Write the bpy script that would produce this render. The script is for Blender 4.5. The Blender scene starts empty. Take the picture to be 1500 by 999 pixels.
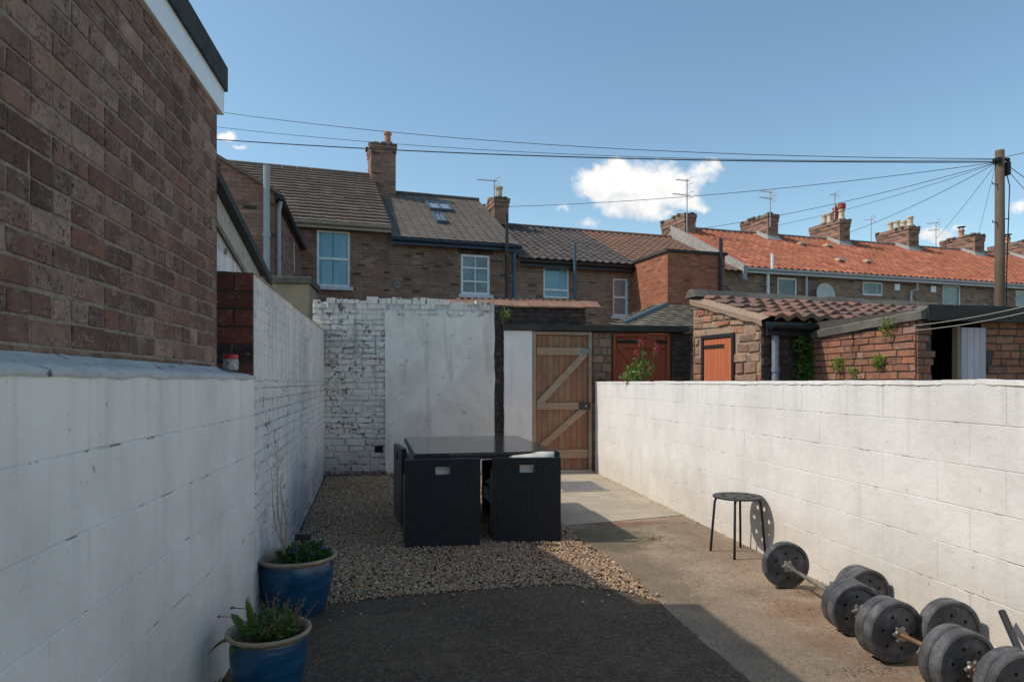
import bpy, math, random
import numpy as np
from mathutils import Vector, Matrix, noise as mnoise
R = math.radians
rng = random.Random(7)
S = bpy.context.scene
COL = S.collection

# ------------------------------------------------------------------ camera
F, CX, HY, H = 1000.0, 750.0, 560.0, 1.45
YAW = math.atan(0.15)
SN, CS = math.sin(YAW), math.cos(YAW)
cam = bpy.data.cameras.new('camera'); co = bpy.data.objects.new('camera', cam); COL.objects.link(co)
cam.sensor_width = 36; cam.lens = 24; cam.shift_y = 0.0403; cam.clip_end = 2000; cam.clip_start = 0.05
co.location = (0, 0, H); co.rotation_euler = (R(90), 0, -YAW)
S.camera = co

# survey helpers: turn a bearing (px,py) and a known distance into a real place
def ray(px):
    u = (px - CX) / F
    return SN + u * CS, CS - u * SN
def at_d(px, py, d):
    a, b = ray(px); return Vector((a * d, b * d, H + (HY - py) / F * d))
def at_y(px, py, Y):
    a, b = ray(px); d = Y / b; return Vector((a * d, Y, H + (HY - py) / F * d))
def at_x(px, py, X):
    a, b = ray(px); d = X / a; return Vector((X, b * d, H + (HY - py) / F * d))
RA = R(9.6); RO = Vector((-0.43, 17.66)); RC, RS = math.cos(RA), math.sin(RA)
CXR, CYR = -(RO.x * RC + RO.y * RS), -(-RO.x * RS + RO.y * RC)
def row(px, py, s):
    """place on the terrace: t along the row, z up, for a plane s behind the facade line"""
    a, b = ray(px)
    ax, ay = a * RC + b * RS, -a * RS + b * RC
    d = (s - CYR) / ay
    return CXR + d * ax, H + (HY - py) / F * d

# ------------------------------------------------------------------ mesh builder
class MB:
    def __init__(s): s.v = []; s.f = []; s.m = []; s.r = []; s.uv = None
    def add(s, vs, fs, mi=0, r=None):
        b = len(s.v); s.v += [tuple(x) for x in vs]
        if r is None: r = rng.random()
        for f in fs:
            s.f.append(tuple(b + i for i in f)); s.m.append(mi); s.r.append(r)
    def quad(s, a, b, c, d, mi=0, r=None): s.add([a, b, c, d], [(0, 1, 2, 3)], mi, r)
    def box(s, x0, x1, y0, y1, z0, z1, mi=0, r=None, M=None):
        vs = [Vector((x, y, z)) for z in (z0, z1) for y in (y0, y1) for x in (x0, x1)]
        if M is not None: vs = [M @ q for q in vs]
        s.add(vs, [(0, 2, 3, 1), (4, 5, 7, 6), (0, 1, 5, 4), (2, 6, 7, 3), (0, 4, 6, 2), (1, 3, 7, 5)], mi, r)
    def bar(s, a, b, w, h, up=(0, 0, 1), mi=0, r=None):
        """rectangular bar between points a and b, w across, h along 'up'"""
        a, b = Vector(a), Vector(b); d = (b - a).normalized(); up = Vector(up)
        sd = d.cross(up).normalized(); u2 = sd.cross(d).normalized()
        vs = [p + sd * (i * w / 2) + u2 * (j * h / 2) for p in (a, b) for i, j in ((-1, -1), (1, -1), (1, 1), (-1, 1))]
        s.add(vs, [(3, 2, 1, 0), (4, 5, 6, 7), (0, 1, 5, 4), (1, 2, 6, 5), (2, 3, 7, 6), (3, 0, 4, 7)], mi, r)
    def tube(s, pts, rad, n=8, mi=0, r=None, cap=True):
        pts = [Vector(p) for p in pts]; k = len(pts)
        rads = rad if isinstance(rad, (list, tuple)) else [rad] * k
        vs, fs = [], []
        ref = None
        for i, p in enumerate(pts):
            d = (pts[min(i + 1, k - 1)] - pts[max(i - 1, 0)]).normalized()
            if ref is None:
                ref = d.orthogonal().normalized()
            ref = (ref - d * ref.dot(d)).normalized(); q = d.cross(ref)
            for j in range(n):
                an = 2 * math.pi * j / n
                vs.append(p + (ref * math.cos(an) + q * math.sin(an)) * rads[i])
        for i in range(k - 1):
            for j in range(n):
                j2 = (j + 1) % n
                fs.append((i * n + j, i * n + j2, (i + 1) * n + j2, (i + 1) * n + j))
        if cap: fs.append(tuple(reversed(range(n)))); fs.append(tuple((k - 1) * n + j for j in range(n)))
        s.add(vs, fs, mi, r)
    def lathe(s, prof, n=24, M=None, mi=0, r=None, mis=None):
        """profile (radius, height) turned about local z"""
        M = M or Matrix(); b = len(s.v); k = len(prof)
        if r is None: r = rng.random()
        for (ra, z) in prof:
            for j in range(n):
                an = 2 * math.pi * j / n
                s.v.append(tuple(M @ Vector((ra * math.cos(an), ra * math.sin(an), z))))
        for i in range(k - 1):
            for j in range(n):
                j2 = (j + 1) % n
                s.f.append((b + i * n + j, b + i * n + j2, b + (i + 1) * n + j2, b + (i + 1) * n + j))
                s.m.append(mis[i] if mis else mi); s.r.append(r)
    def prism(s, poly, fn, d, mi=0, r=None):
        """polygon poly of (a,b); fn(a,b,t) -> 3d point, t 0..d thickness"""
        n = len(poly)
        vs = [fn(a, b, 0) for a, b in poly] + [fn(a, b, d) for a, b in poly]
        fs = [tuple(range(n)), tuple(reversed(range(n, 2 * n)))] + [(i, i + n, (i + 1) % n + n, (i + 1) % n) for i in range(n)]
        s.add(vs, fs, mi, r)
    def build(s, name, mats, parent=None, smooth=False, bevel=0, fixn=False):
        if not isinstance(mats, (list, tuple)): mats = [mats]
        me = bpy.data.meshes.new(name); me.from_pydata(s.v, [], s.f); me.update()
        for m in mats: me.materials.append(m)
        nf = len(me.polygons)
        me.polygons.foreach_set('material_index', s.m[:nf])
        at = me.attributes.new('rnd', 'FLOAT', 'FACE'); at.data.foreach_set('value', np.array(s.r[:nf], dtype=np.float32))
        if fixn:
            import bmesh
            bm = bmesh.new(); bm.from_mesh(me); bmesh.ops.recalc_face_normals(bm, faces=bm.faces); bm.to_mesh(me); bm.free()
        # box-projected uv in metres
        uvl = me.uv_layers.new(name='UVMap')
        nl = len(me.loops)
        co_ = np.empty(len(me.vertices) * 3); me.vertices.foreach_get('co', co_); co_ = co_.reshape(-1, 3)
        li = np.empty(nl, dtype=np.int32); me.loops.foreach_get('vertex_index', li)
        nr = np.empty(nf * 3); me.polygons.foreach_get('normal', nr); nr = np.abs(nr.reshape(-1, 3))
        tot = np.empty(nf, dtype=np.int32); me.polygons.foreach_get('loop_total', tot)
        ax = np.repeat(np.argmax(nr, axis=1), tot)
        c = co_[li]
        uv = np.where((ax == 0)[:, None], c[:, [1, 2]], np.where((ax == 1)[:, None], c[:, [0, 2]], c[:, [0, 1]]))
        if s.uv is not None: uv = np.array(s.uv)[li]
        uvl.data.foreach_set('uv', uv.astype(np.float32).ravel())
        if smooth: me.polygons.foreach_set('use_smooth', [True] * nf)
        o = bpy.data.objects.new(name, me); COL.objects.link(o)
        if parent: o.parent = parent
        if bevel:
            b = o.modifiers.new('bevel', 'BEVEL'); b.width = bevel; b.segments = 2; b.limit_method = 'ANGLE'; b.angle_limit = R(40)
        return o

def tag(o, label=None, cat=None, group=None, kind=None):
    if label: o['label'] = label
    if cat: o['category'] = cat
    if group: o['group'] = group
    if kind: o['kind'] = kind
    return o
def thing(name, label, cat, loc=(0, 0, 0), rz=0, group=None):
    o = bpy.data.objects.new(name, None); COL.objects.link(o)
    o.location = loc; o.rotation_euler = (0, 0, rz); o.empty_display_size = .1
    return tag(o, label, cat, group)
def kids(o): return [c for c in bpy.data.objects if c.parent is o]
def dup(o, loc=None, rz=None, label=None, parent=None):
    c = o.copy(); COL.objects.link(c)
    if parent: c.parent = parent
    if loc is not None: c.location = loc
    if rz is not None: c.rotation_euler = (0, 0, rz)
    if label: c['label'] = label
    for ch in kids(o): dup(ch, parent=c)
    return c

# ------------------------------------------------------------------ materials
class NT:
    def __init__(s, name):
        s.mat = bpy.data.materials.new(name); s.mat.use_nodes = True
        s.t = s.mat.node_tree; s.b = s.t.nodes['Principled BSDF']; s.out = s.t.nodes['Material Output']
        s.co = s.n('ShaderNodeTexCoord')
    def n(s, ty, **k):
        x = s.t.nodes.new(ty)
        for a, b in k.items(): setattr(x, a, b)
        return x
    def set(s, sock, v):
        if hasattr(v, 'is_output') or isinstance(v, bpy.types.NodeSocket): s.t.links.new(v, sock)
        elif isinstance(v, (tuple, list)) and len(v) == 3 and sock.type == 'RGBA': sock.default_value = (*v, 1)
        else: sock.default_value = v
    def math(s, op, a, b=0.0, clamp=False):
        x = s.n('ShaderNodeMath', operation=op, use_clamp=clamp); s.set(x.inputs[0], a); s.set(x.inputs[1], b); return x.outputs[0]
    def vec(s, op, a, b=(0, 0, 0)):
        x = s.n('ShaderNodeVectorMath', operation=op); s.set(x.inputs[0], a); s.set(x.inputs[1], b); return x.outputs[0]
    def scale(s, v, f):
        return s.vec('MULTIPLY', v, f if isinstance(f, tuple) else (f, f, f))
    def noise(s, v, sc, det=4, rough=.55, dist=0):
        x = s.n('ShaderNodeTexNoise'); s.set(x.inputs['Vector'], v); x.inputs['Scale'].default_value = sc
        x.inputs['Detail'].default_value = det; x.inputs['Roughness'].default_value = rough; x.inputs['Distortion'].default_value = dist
        return x.outputs['Fac']
    def vor(s, v, sc, out='Distance', feat='F1'):
        x = s.n('ShaderNodeTexVoronoi', feature=feat); s.set(x.inputs['Vector'], v); x.inputs['Scale'].default_value = sc; return x.outputs[out]
    def ramp(s, f, stops, interp='LINEAR'):
        x = s.n('ShaderNodeValToRGB'); s.set(x.inputs[0], f); e = x.color_ramp.elements; x.color_ramp.interpolation = interp
        while len(e) < len(stops): e.new(1)
        for q, (p, c) in zip(e, stops):
            q.position = p; q.color = (*c, 1) if isinstance(c, (tuple, list)) else (c, c, c, 1)
        return x.outputs[0]
    def step(s, f, a, b):
        x = s.n('ShaderNodeMapRange', interpolation_type='SMOOTHSTEP'); s.set(x.inputs['Value'], f)
        x.inputs['From Min'].default_value = a; x.inputs['From Max'].default_value = b; return x.outputs[0]
    def mix(s, f, a, b, mode='MIX'):
        x = s.n('ShaderNodeMix', data_type='RGBA', blend_type=mode, clamp_factor=True)
        s.set(x.inputs[0], f); s.set(x.inputs[6], a); s.set(x.inputs[7], b); return x.outputs[2]
    def bump(s, h, dist=.01, st=1.0, nrm=None):
        x = s.n('ShaderNodeBump'); s.set(x.inputs['Height'], h); x.inputs['Distance'].default_value = dist; x.inputs['Strength'].default_value = st
        if nrm is not None: s.t.links.new(nrm, x.inputs['Normal'])
        return x.outputs[0]
    def attr(s, nm='rnd'):
        x = s.n('ShaderNodeAttribute', attribute_name=nm); return x.outputs['Fac']
    def done(s, col=None, rough=.8, nrm=None, metal=0, spec=.4, **k):
        if col is not None: s.set(s.b.inputs['Base Color'], col)
        s.set(s.b.inputs['Roughness'], rough); s.set(s.b.inputs['Metallic'], metal); s.set(s.b.inputs['Specular IOR Level'], spec)
        if nrm is not None: s.t.links.new(nrm, s.b.inputs['Normal'])
        for a, b in k.items(): s.set(s.b.inputs[a], b)
        return s.mat
    @property
    def ob(s): return s.co.outputs['Object']
    @property
    def uv(s): return s.co.outputs['UV']
    def rv(s, sc=50):
        """object coords shifted per piece by rnd"""
        a = s.attr(); c = s.n('ShaderNodeCombineXYZ'); s.set(c.inputs[0], s.math('MULTIPLY', a, 37.1)); s.set(c.inputs[1], s.math('MULTIPLY', a, 91.7)); s.set(c.inputs[2], s.math('MULTIPLY', a, 13.3))
        return s.vec('ADD', s.ob, c.outputs[0])

M_ = {}
def plain(name, col, rough=.6, metal=0, spec=.4, var=.12, sc=12, bump=0.0, bsc=60):
    n = NT(name); f = n.noise(n.ob, sc, 5)
    c = n.mix(n.ramp(f, [(.3, 0), (.7, 1)]), tuple(x * (1 - var) for x in col), tuple(min(1, x * (1 + var)) for x in col))
    nr = n.bump(n.noise(n.ob, bsc, 4), .004, bump) if bump else None
    M_[name] = n.done(c, rough, nr, metal, spec); return M_[name]

def brick_geo(name, stops, speck=.5, bsc=70, patch=None):
    """material for modelled bricks: rnd picks the colour"""
    n = NT(name); a = n.attr(); c = n.ramp(a, stops)
    v = n.rv()
    c = n.mix(n.math('MULTIPLY', n.step(n.noise(v, 11, 6, .7), .40, .62), .6), c, n.mix(.6, c, (.05, .036, .03)))
    c = n.mix(n.math('MULTIPLY', n.step(n.noise(n.ob, 4.5, 6, .7), .50, .68), .45), c, tuple(x * 1.0 for x in (.33, .25, .20)) if name == 'brown_brick' else c)
    gr = n.math('MULTIPLY', n.step(n.noise(v, 75, 4, .65), .50, .62), n.step(n.noise(v, 9, 4, .6), .38, .6))
    c = n.mix(n.math('MULTIPLY', gr, speck), c, (.035, .026, .022))
    c = n.mix(n.math('MULTIPLY', n.step(n.noise(n.vec('MULTIPLY', n.ob, (9, 9, 22)), 1.6, 5, .7), .56, .66), .5), c, (.33, .27, .21))
    c = n.mix(n.math('MULTIPLY', n.step(n.noise(v, 45, 4, .6), .60, .75), .35), c, (.42, .34, .27))
    if patch: c = n.mix(n.math('MULTIPLY', n.step(n.noise(n.ob, 1.6, 5, .65), .45, .7), patch[1]), c, patch[0])
    nr = n.bump(n.math('ADD', n.noise(v, bsc, 5, .65), n.math('MULTIPLY', n.noise(v, 12, 3), .6)), .006, .8)
    M_[name] = n.done(c, .9, nr, spec=.25); return M_[name]

def brick_tex(name, c1, c2, c3, mort, bw=.225, bh=.075, patch=None, dark=(.05, .04, .035)):
    """flat far brickwork, metres in the UV map"""
    n = NT(name); b = n.n('ShaderNodeTexBrick')
    wob = n.scale(n.vec('SUBTRACT', n.n('ShaderNodeTexNoise').outputs['Color'], (.5, .5, .5)), 0.0)
    n.set(b.inputs['Vector'], n.uv)
    b.inputs['Scale'].default_value = 1; b.inputs['Brick Width'].default_value = bw; b.inputs['Row Height'].default_value = bh
    b.inputs['Mortar Size'].default_value = .009; b.inputs['Mortar Smooth'].default_value = .35
    # per brick random
    fl = n.n('ShaderNodeSeparateXYZ'); n.set(fl.inputs[0], n.uv)
    rowi = n.math('FLOOR', n.math('DIVIDE', fl.outputs[1], bh))
    off = n.math('MULTIPLY', n.math('SUBTRACT', 1.0, n.math('MODULO', n.math('ABSOLUTE', rowi), 2.0)), .5)
    coli = n.math('FLOOR', n.math('ADD', n.math('DIVIDE', fl.outputs[0], bw), off))
    cc = n.n('ShaderNodeCombineXYZ'); n.set(cc.inputs[0], coli); n.set(cc.inputs[1], rowi)
    w = n.n('ShaderNodeTexWhiteNoise', noise_dimensions='2D'); n.set(w.inputs['Vector'], cc.outputs[0])
    c = n.ramp(w.outputs['Value'], [(0, c1), (.4, c2), (.75, c3), (.92, dark), (1, c1)])
    c = n.mix(n.math('MULTIPLY', n.step(n.noise(n.ob, 9, 5, .65), .45, .7), .5), c, n.mix(.6, c, dark))
    c = n.mix(b.outputs['Fac'], c, n.mix(n.step(n.noise(n.ob, 3, 4), .4, .65), mort, tuple(x * .5 for x in mort)))
    if patch: c = n.mix(n.math('MULTIPLY', n.step(n.noise(n.ob, .5, 5, .65), .48, .66), patch[1]), c, patch[0])
    h = n.math('ADD', n.math('MULTIPLY', n.math('SUBTRACT', 1.0, b.outputs['Fac']), 1.0), n.math('ADD', n.math('MULTIPLY', w.outputs['Value'], .45), n.math('MULTIPLY', n.noise(n.ob, 40, 4), .5)))
    M_[name] = n.done(c, .92, n.bump(h, .012, .9), spec=.2); return M_[name]

def tile_mat(name, c1, c2, c3, tw, ch, moss=None):
    n = NT(name); fl = n.n('ShaderNodeSeparateXYZ'); n.set(fl.inputs[0], n.uv)
    cc = n.n('ShaderNodeCombineXYZ'); n.set(cc.inputs[0], n.math('FLOOR', n.math('DIVIDE', fl.outputs[0], tw))); n.set(cc.inputs[1], n.math('FLOOR', n.math('DIVIDE', fl.outputs[1], ch)))
    w = n.n('ShaderNodeTexWhiteNoise', noise_dimensions='2D'); n.set(w.inputs['Vector'], cc.outputs[0])
    c = n.ramp(w.outputs['Value'], [(0, c1), (.5, c2), (1, c3)])
    c = n.mix(n.math('MULTIPLY', n.step(n.noise(n.ob, 6, 5, .7), .45, .7), .5), c, tuple(x * .45 for x in c2))
    if moss: c = n.mix(n.math('MULTIPLY', n.step(n.noise(n.ob, 1.2, 6, .7), .5, .68), moss[1]), c, moss[0])
    M_[name] = n.done(c, .85, n.bump(n.noise(n.ob, 50, 4), .006, .5), spec=.25); return M_[name]

def wood_mat(name, c1, c2, axis=2, grey=.3, greyc=(.30, .27, .23)):
    n = NT(name); sc = [14, 14, 14]; sc[axis] = .9
    v = n.vec('MULTIPLY', n.rv(), tuple(sc))
    f = n.noise(v, 2.2, 6, .6, .6)
    c = n.mix(n.ramp(f, [(.3, 0), (.7, 1)]), c1, c2)
    c = n.mix(n.math('MULTIPLY', n.attr(), .5), c, tuple(x * .55 for x in c1))
    c = n.mix(n.math('MULTIPLY', n.step(n.noise(v, 7, 4, .7), .58, .72), .6), c, tuple(x * .3 for x in c1))
    c = n.mix(n.math('MULTIPLY', n.step(n.noise(n.rv(), 3, 5, .65), .45, .7), grey), c, greyc)
    M_[name] = n.done(c, .75, n.bump(f, .004, .6), spec=.3); return M_[name]

def leaf_mat(name, c1, c2, tr=.25):
    n = NT(name); c = n.mix(n.attr(), c1, c2)
    n.done(c, .55, spec=.3)
    t = n.n('ShaderNodeBsdfTranslucent'); n.set(t.inputs[0], n.mix(.5, c, (.25, .4, .05)))
    m = n.n('ShaderNodeMixShader'); m.inputs[0].default_value = tr
    n.t.links.new(n.b.outputs[0], m.inputs[1]); n.t.links.new(t.outputs[0], m.inputs[2]); n.t.links.new(m.outputs[0], n.out.inputs[0])
    M_[name] = n.mat; return n.mat

# painted masonry: white paint, worn
def paint_mat(name, white, chip, chipamt, grime, gr_amt, bumpst=.5, chipsc=22, fine=120, drip=.3, low=None, top=(.9, 1.5, .5)):
    n = NT(name); v = n.ob
    c = n.mix(n.step(n.noise(v, 2.3, 6, .6), .35, .7), white, tuple(x * .88 for x in white))
    c = n.mix(n.math('MULTIPLY', n.attr(), .10), c, tuple(x * .75 for x in white))
    st = n.noise(n.vec('MULTIPLY', v, (7, 7, .9)), 1.3, 5, .6)
    c = n.mix(n.math('MULTIPLY', n.step(st, .5, .75), drip), c, grime)
    c = n.mix(n.math('MULTIPLY', n.step(n.noise(v, 1.1, 6, .65), .48, .72), gr_amt), c, grime)
    sz = n.n('ShaderNodeSeparateXYZ'); n.set(sz.inputs[0], v)
    run = n.noise(n.vec('MULTIPLY', v, (16, 16, .45)), 1.0, 5, .65)
    c = n.mix(n.math('MULTIPLY', n.math('MULTIPLY', n.step(run, .50, .66), n.step(sz.outputs[2], top[0], top[1])), top[2]), c, tuple(x * .72 for x in grime))
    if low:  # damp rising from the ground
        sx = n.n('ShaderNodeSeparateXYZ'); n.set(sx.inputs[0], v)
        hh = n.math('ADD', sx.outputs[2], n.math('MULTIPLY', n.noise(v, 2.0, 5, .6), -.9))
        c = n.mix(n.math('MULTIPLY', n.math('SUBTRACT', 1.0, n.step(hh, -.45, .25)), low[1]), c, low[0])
    cm = n.math('MULTIPLY', n.noise(v, chipsc, 6, .7), n.math('ADD', .75, n.math('MULTIPLY', n.noise(v, 2.0, 3), .5)))
    chipm = n.step(cm, chipamt, chipamt + .03)
    c = n.mix(chipm, c, chip)
    pit = n.step(n.noise(v, 75, 2, .5), .70, .74)
    c = n.mix(n.math('MULTIPLY', pit, .45), c, tuple(x * .7 for x in grime))
    h = n.math('ADD', n.math('MULTIPLY', n.noise(v, fine, 4, .6), .35), n.math('ADD', n.noise(v, 16, 4, .6), n.math('MULTIPLY', chipm, -1.2)))
    M_[name] = n.done(c, .72, n.bump(h, .008, bumpst), spec=.3); return M_[name]
# ------------------------------------------------------------------ material set
paint_mat('white_block', (.90, .81, .745), (.42, .38, .34), .70, (.50, .46, .40), .24, .5, drip=.2, low=((.34, .35, .30), .45), top=(1.0, 1.5, .22))
paint_mat('white_block_sun', (.85, .815, .778), (.45, .40, .35), .685, (.58, .54, .48), .28, .6, drip=.26, low=((.50, .43, .34), .5), top=(1.0, 1.5, .28))
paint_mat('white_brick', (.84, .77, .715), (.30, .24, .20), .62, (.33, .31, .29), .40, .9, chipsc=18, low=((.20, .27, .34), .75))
paint_mat('white_brick_back', (.81, .735, .665), (.24, .18, .14), .607, (.36, .33, .30), .6, 1.0, chipsc=15, low=((.33, .29, .27), .55))
paint_mat('old_joint', (.60, .59, .57), (.17, .14, .12), .575, (.30, .27, .24), .7, .8, chipsc=9)
paint_mat('block_joint', (.78, .77, .75), (.30, .26, .22), .555, (.55, .51, .46), .6, .3, chipsc=7)
def render_panel_mat():
    n = NT('render'); v = n.ob
    c = n.mix(n.step(n.noise(v, 1.5, 7, .62, .4), .35, .68), (.85, .775, .70), (.68, .615, .545))
    st = n.noise(n.vec('MULTIPLY', v, (3, 3, .5)), 1.6, 5, .6)
    c = n.mix(n.math('MULTIPLY', n.step(st, .48, .68), .5), c, (.40, .36, .31))
    c = n.mix(n.math('MULTIPLY', n.step(n.noise(v, 9, 6, .7), .60, .70), .55), c, (.24, .19, .15))
    c = n.mix(n.math('MULTIPLY', n.math('MULTIPLY', n.step(n.vor(n.vec('ADD', v, n.scale(n.vec('SUBTRACT', v, (0, 0, 0)), 0.0)), 1.3, 'Distance', 'DISTANCE_TO_EDGE'), .006, .0), n.step(n.noise(v, 1.7, 4), .52, .6)), .3), c, (.2, .18, .16))
    h = n.math('ADD', n.noise(v, 5, 5, .6), n.math('MULTIPLY', n.noise(v, 60, 4), .2))
    M_['render'] = n.done(c, .8, n.bump(h, .012, .6), spec=.25)
render_panel_mat()
brick_geo('brown_brick', [(0, (.145, .074, .056)), (.22, (.24, .125, .09)), (.45, (.33, .19, .14)), (.62, (.165, .088, .068)), (.8, (.42, .27, .20)), (.9, (.12, .066, .052)), (1, (.30, .14, .092))], .85)
brick_geo('red_brick', [(0, (.22, .06, .04)), (.35, (.16, .05, .035)), (.6, (.05, .03, .028)), (.85, (.26, .085, .05)), (1, (.035, .025, .025))], .4)
brick_geo('shed_brick', [(0, (.33, .135, .078)), (.3, (.40, .165, .095)), (.55, (.25, .11, .072)), (.75, (.46, .165, .085)), (1, (.36, .20, .135))], .3, patch=((.16, .105, .08), .35))
brick_geo('stone_mix', [(0, (.42, .26, .165)), (.25, (.34, .195, .125)), (.45, (.27, .145, .095)), (.62, (.45, .15, .075)), (.78, (.44, .29, .19)), (1, (.23, .135, .095))], .3)
brick_geo('dark_brick', [(0, (.06, .045, .04)), (.4, (.09, .06, .05)), (.7, (.045, .036, .034)), (1, (.14, .07, .05))], .4)
brick_tex('house_brick_a', (.33, .165, .11), (.23, .12, .085), (.41, .225, .15), (.40, .31, .24), patch=((.12, .078, .06), .6), dark=(.08, .052, .042))
brick_tex('house_brick_b', (.32, .17, .115), (.24, .135, .095), (.39, .22, .15), (.38, .30, .235), patch=((.13, .088, .068), .55), dark=(.08, .056, .045))
brick_tex('house_brick_c', (.34, .215, .15), (.27, .17, .12), (.40, .265, .18), (.40, .325, .25), patch=((.15, .11, .085), .55), dark=(.10, .07, .056))
brick_tex('orange_brick', (.42, .145, .075), (.36, .115, .06), (.48, .18, .10), (.34, .23, .17), dark=(.24, .075, .045))
brick_tex('chimney_brick', (.36, .18, .125), (.26, .14, .105), (.43, .22, .15), (.34, .28, .23), patch=((.13, .10, .08), .5))
def mortar(name, c):
    n = NT(name); f = n.noise(n.ob, 35, 5, .65)
    M_[name] = n.done(n.mix(n.step(f, .35, .7), c, tuple(x * .6 for x in c)), .95, n.bump(n.noise(n.ob, 160, 3), .004, .8), spec=.15)
mortar('mortar_tan', (.33, .26, .205)); mortar('mortar_pale', (.42, .295, .205)); mortar('mortar_dark', (.10, .085, .075)); mortar('mortar_grey', (.2, .18, .165))
def concrete(name, c1, c2, bsc=90, moss=None, agg=None, st=.5):
    n = NT(name); v = n.ob
    c = n.mix(n.step(n.noise(v, 1.4, 7, .65), .35, .68), c1, c2)
    if agg:
        vv = n.vor(v, 75, 'Color'); sx = n.n('ShaderNodeSeparateXYZ'); n.set(sx.inputs[0], vv)
        c = n.mix(n.math('MULTIPLY', n.step(sx.outputs[0], .5, 1.0), .5), c, agg[0])
        c = n.mix(n.math('MULTIPLY', n.step(sx.outputs[1], .72, .9), .5), c, agg[1])
    c = n.mix(n.math('MULTIPLY', n.step(n.noise(v, 26, 6, .7), .5, .72), .35), c, tuple(x * .5 for x in c2))
    if moss: c = n.mix(n.math('MULTIPLY', n.step(n.noise(v, 2.2, 6, .7), .5, .72), moss[1]), c, moss[0])
    h = n.math('ADD', n.math('MULTIPLY', n.noise(v, bsc, 5, .7), 1.0), n.math('MULTIPLY', n.noise(v, 7, 4), .8))
    M_[name] = n.done(c, .88, n.bump(h, .010, st), spec=.3); return M_[name]
concrete('path_concrete', (.40, .295, .20), (.26, .19, .13), agg=((.44, .36, .28), (.12, .095, .075)), moss=((.165, .125, .08), .7), st=.9)
def path_stains():
    n = NT('stain_tmp'); 
    m_ = M_['path_concrete']; t = m_.node_tree; n.mat = m_; n.t = t; n.b = t.nodes['Principled BSDF']; n.co = n.n('ShaderNodeTexCoord'); v = n.ob
    src = n.b.inputs['Base Color'].links[0].from_socket
    wv = n.vec('ADD', v, n.scale(n.vec('SUBTRACT', n.n('ShaderNodeTexNoise').outputs['Color'], (.5, .5, .5)), 0.0))
    def blob(cx, cy, rx, ry, f=.55):
        d = n.vec('MULTIPLY', n.vec('SUBTRACT', v, (cx, cy, 0)), (1 / rx, 1 / ry, 0)); l = n.n('ShaderNodeVectorMath', operation='LENGTH'); n.set(l.inputs[0], d)
        return n.math('ADD', n.math('SUBTRACT', 1.0, l.outputs['Value']), n.math('MULTIPLY', n.math('ADD', n.math('SUBTRACT', n.noise(v, 3.2, 6, .65), .5), n.math('MULTIPLY', n.math('SUBTRACT', n.noise(v, 22, 5, .7), .5), .8)), 1.4))
    c = src
    for cx, cy, rx, ry, col, am in ((1.85, 6.2, .65, .75, (.10, .095, .052), .75), (1.75, 5.0, .45, 1.3, (.15, .11, .07), .5), (2.7, 6.3, .4, 1.0, (.17, .125, .085), .5), (2.0, 3.6, .5, 1.2, (.19, .145, .105), .4),
                                    (2.45, 4.0, .30, .35, (.24, .11, .055), .45), (2.3, 3.5, .22, .45, (.25, .13, .07), .35), (2.35, 2.8, .25, .4, (.24, .12, .065), .35), (2.2, 6.75, .5, .15, (.19, .08, .04), .6)):
        c = n.mix(n.math('MULTIPLY', n.step(blob(cx, cy, rx, ry), .1, .65), am), c, col)
    t.links.new(c, n.b.inputs['Base Color']); bpy.data.materials.remove(bpy.data.materials['stain_tmp'])
path_stains()
concrete('slab_concrete', (.46, .39, .30), (.36, .30, .225), moss=((.22, .19, .15), .45))
concrete('tarmac', (.125, .086, .056), (.08, .055, .037), agg=((.25, .185, .125), (.030, .022, .016)), moss=((.18, .125, .072), .65), st=1.0)
concrete('coping', (.20, .175, .145), (.10, .088, .075), moss=((.05, .045, .04), .7))
concrete('coping_dark', (.075, .066, .058), (.04, .036, .033), moss=((.12, .105, .085), .5))
concrete('tan_render', (.40, .31, .20), (.31, .24, .16), moss=((.16, .13, .10), .5))
concrete('soil', (.10, .08, .055), (.06, .048, .036), st=1)
concrete('earth_ground', (.24, .21, .17), (.17, .15, .12), moss=((.10, .12, .06), .4))
tile_mat('brown_tile', (.19, .145, .115), (.155, .12, .098), (.23, .175, .135), .3, .3)
tile_mat('tan_tile', (.30, .24, .17), (.25, .20, .145), (.34, .275, .20), .33, .27, moss=((.18, .15, .11), .5))
tile_mat('slate', (.165, .135, .112), (.145, .12, .10), (.19, .155, .125), .25, .2, moss=((.20, .16, .12), .4))
tile_mat('dark_pantile', (.12, .10, .088), (.095, .08, .072), (.15, .12, .10), .24, .30)
tile_mat('brown_pantile', (.27, .145, .095), (.22, .115, .08), (.19, .12, .09), .24, .30, moss=((.14, .105, .08), .4))
tile_mat('red_pantile', (.43, .145, .078), (.33, .105, .058), (.50, .19, .11), .24, .30, moss=((.20, .11, .075), .55))
tile_mat('old_pantile', (.19, .12, .092), (.16, .105, .085), (.29, .135, .09), .24, .34, moss=((.14, .105, .08), .45))
tile_mat('terracotta', (.33, .175, .12), (.29, .16, .11), (.25, .15, .11), .3, 5, moss=((.22, .16, .12), .5))
plain('pot_clay', (.46, .21, .115), .8, bump=.4); plain('pot_buff', (.58, .46, .32), .8, bump=.4); plain('pot_red', (.30, .06, .04), .6)
plain('lead', (.22, .25, .28), .55, .1); plain('lead_blue', (.075, .11, .15), .5); plain('cement', (.33, .31, .285), .9, var=.3, bump=.6, bsc=30)
plain('white_upvc', (.78, .78, .77), .35); plain('cream_paint', (.40, .35, .28), .6, var=.2); plain('fascia_white', (.82, .82, .81), .3, var=.03)
plain('felt', (.045, .050, .047), .9, var=.3, bump=1, bsc=160); plain('gutter_black', (.022, .023, .025), .4); plain('gutter_blue', (.03, .06, .10), .4)
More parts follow.
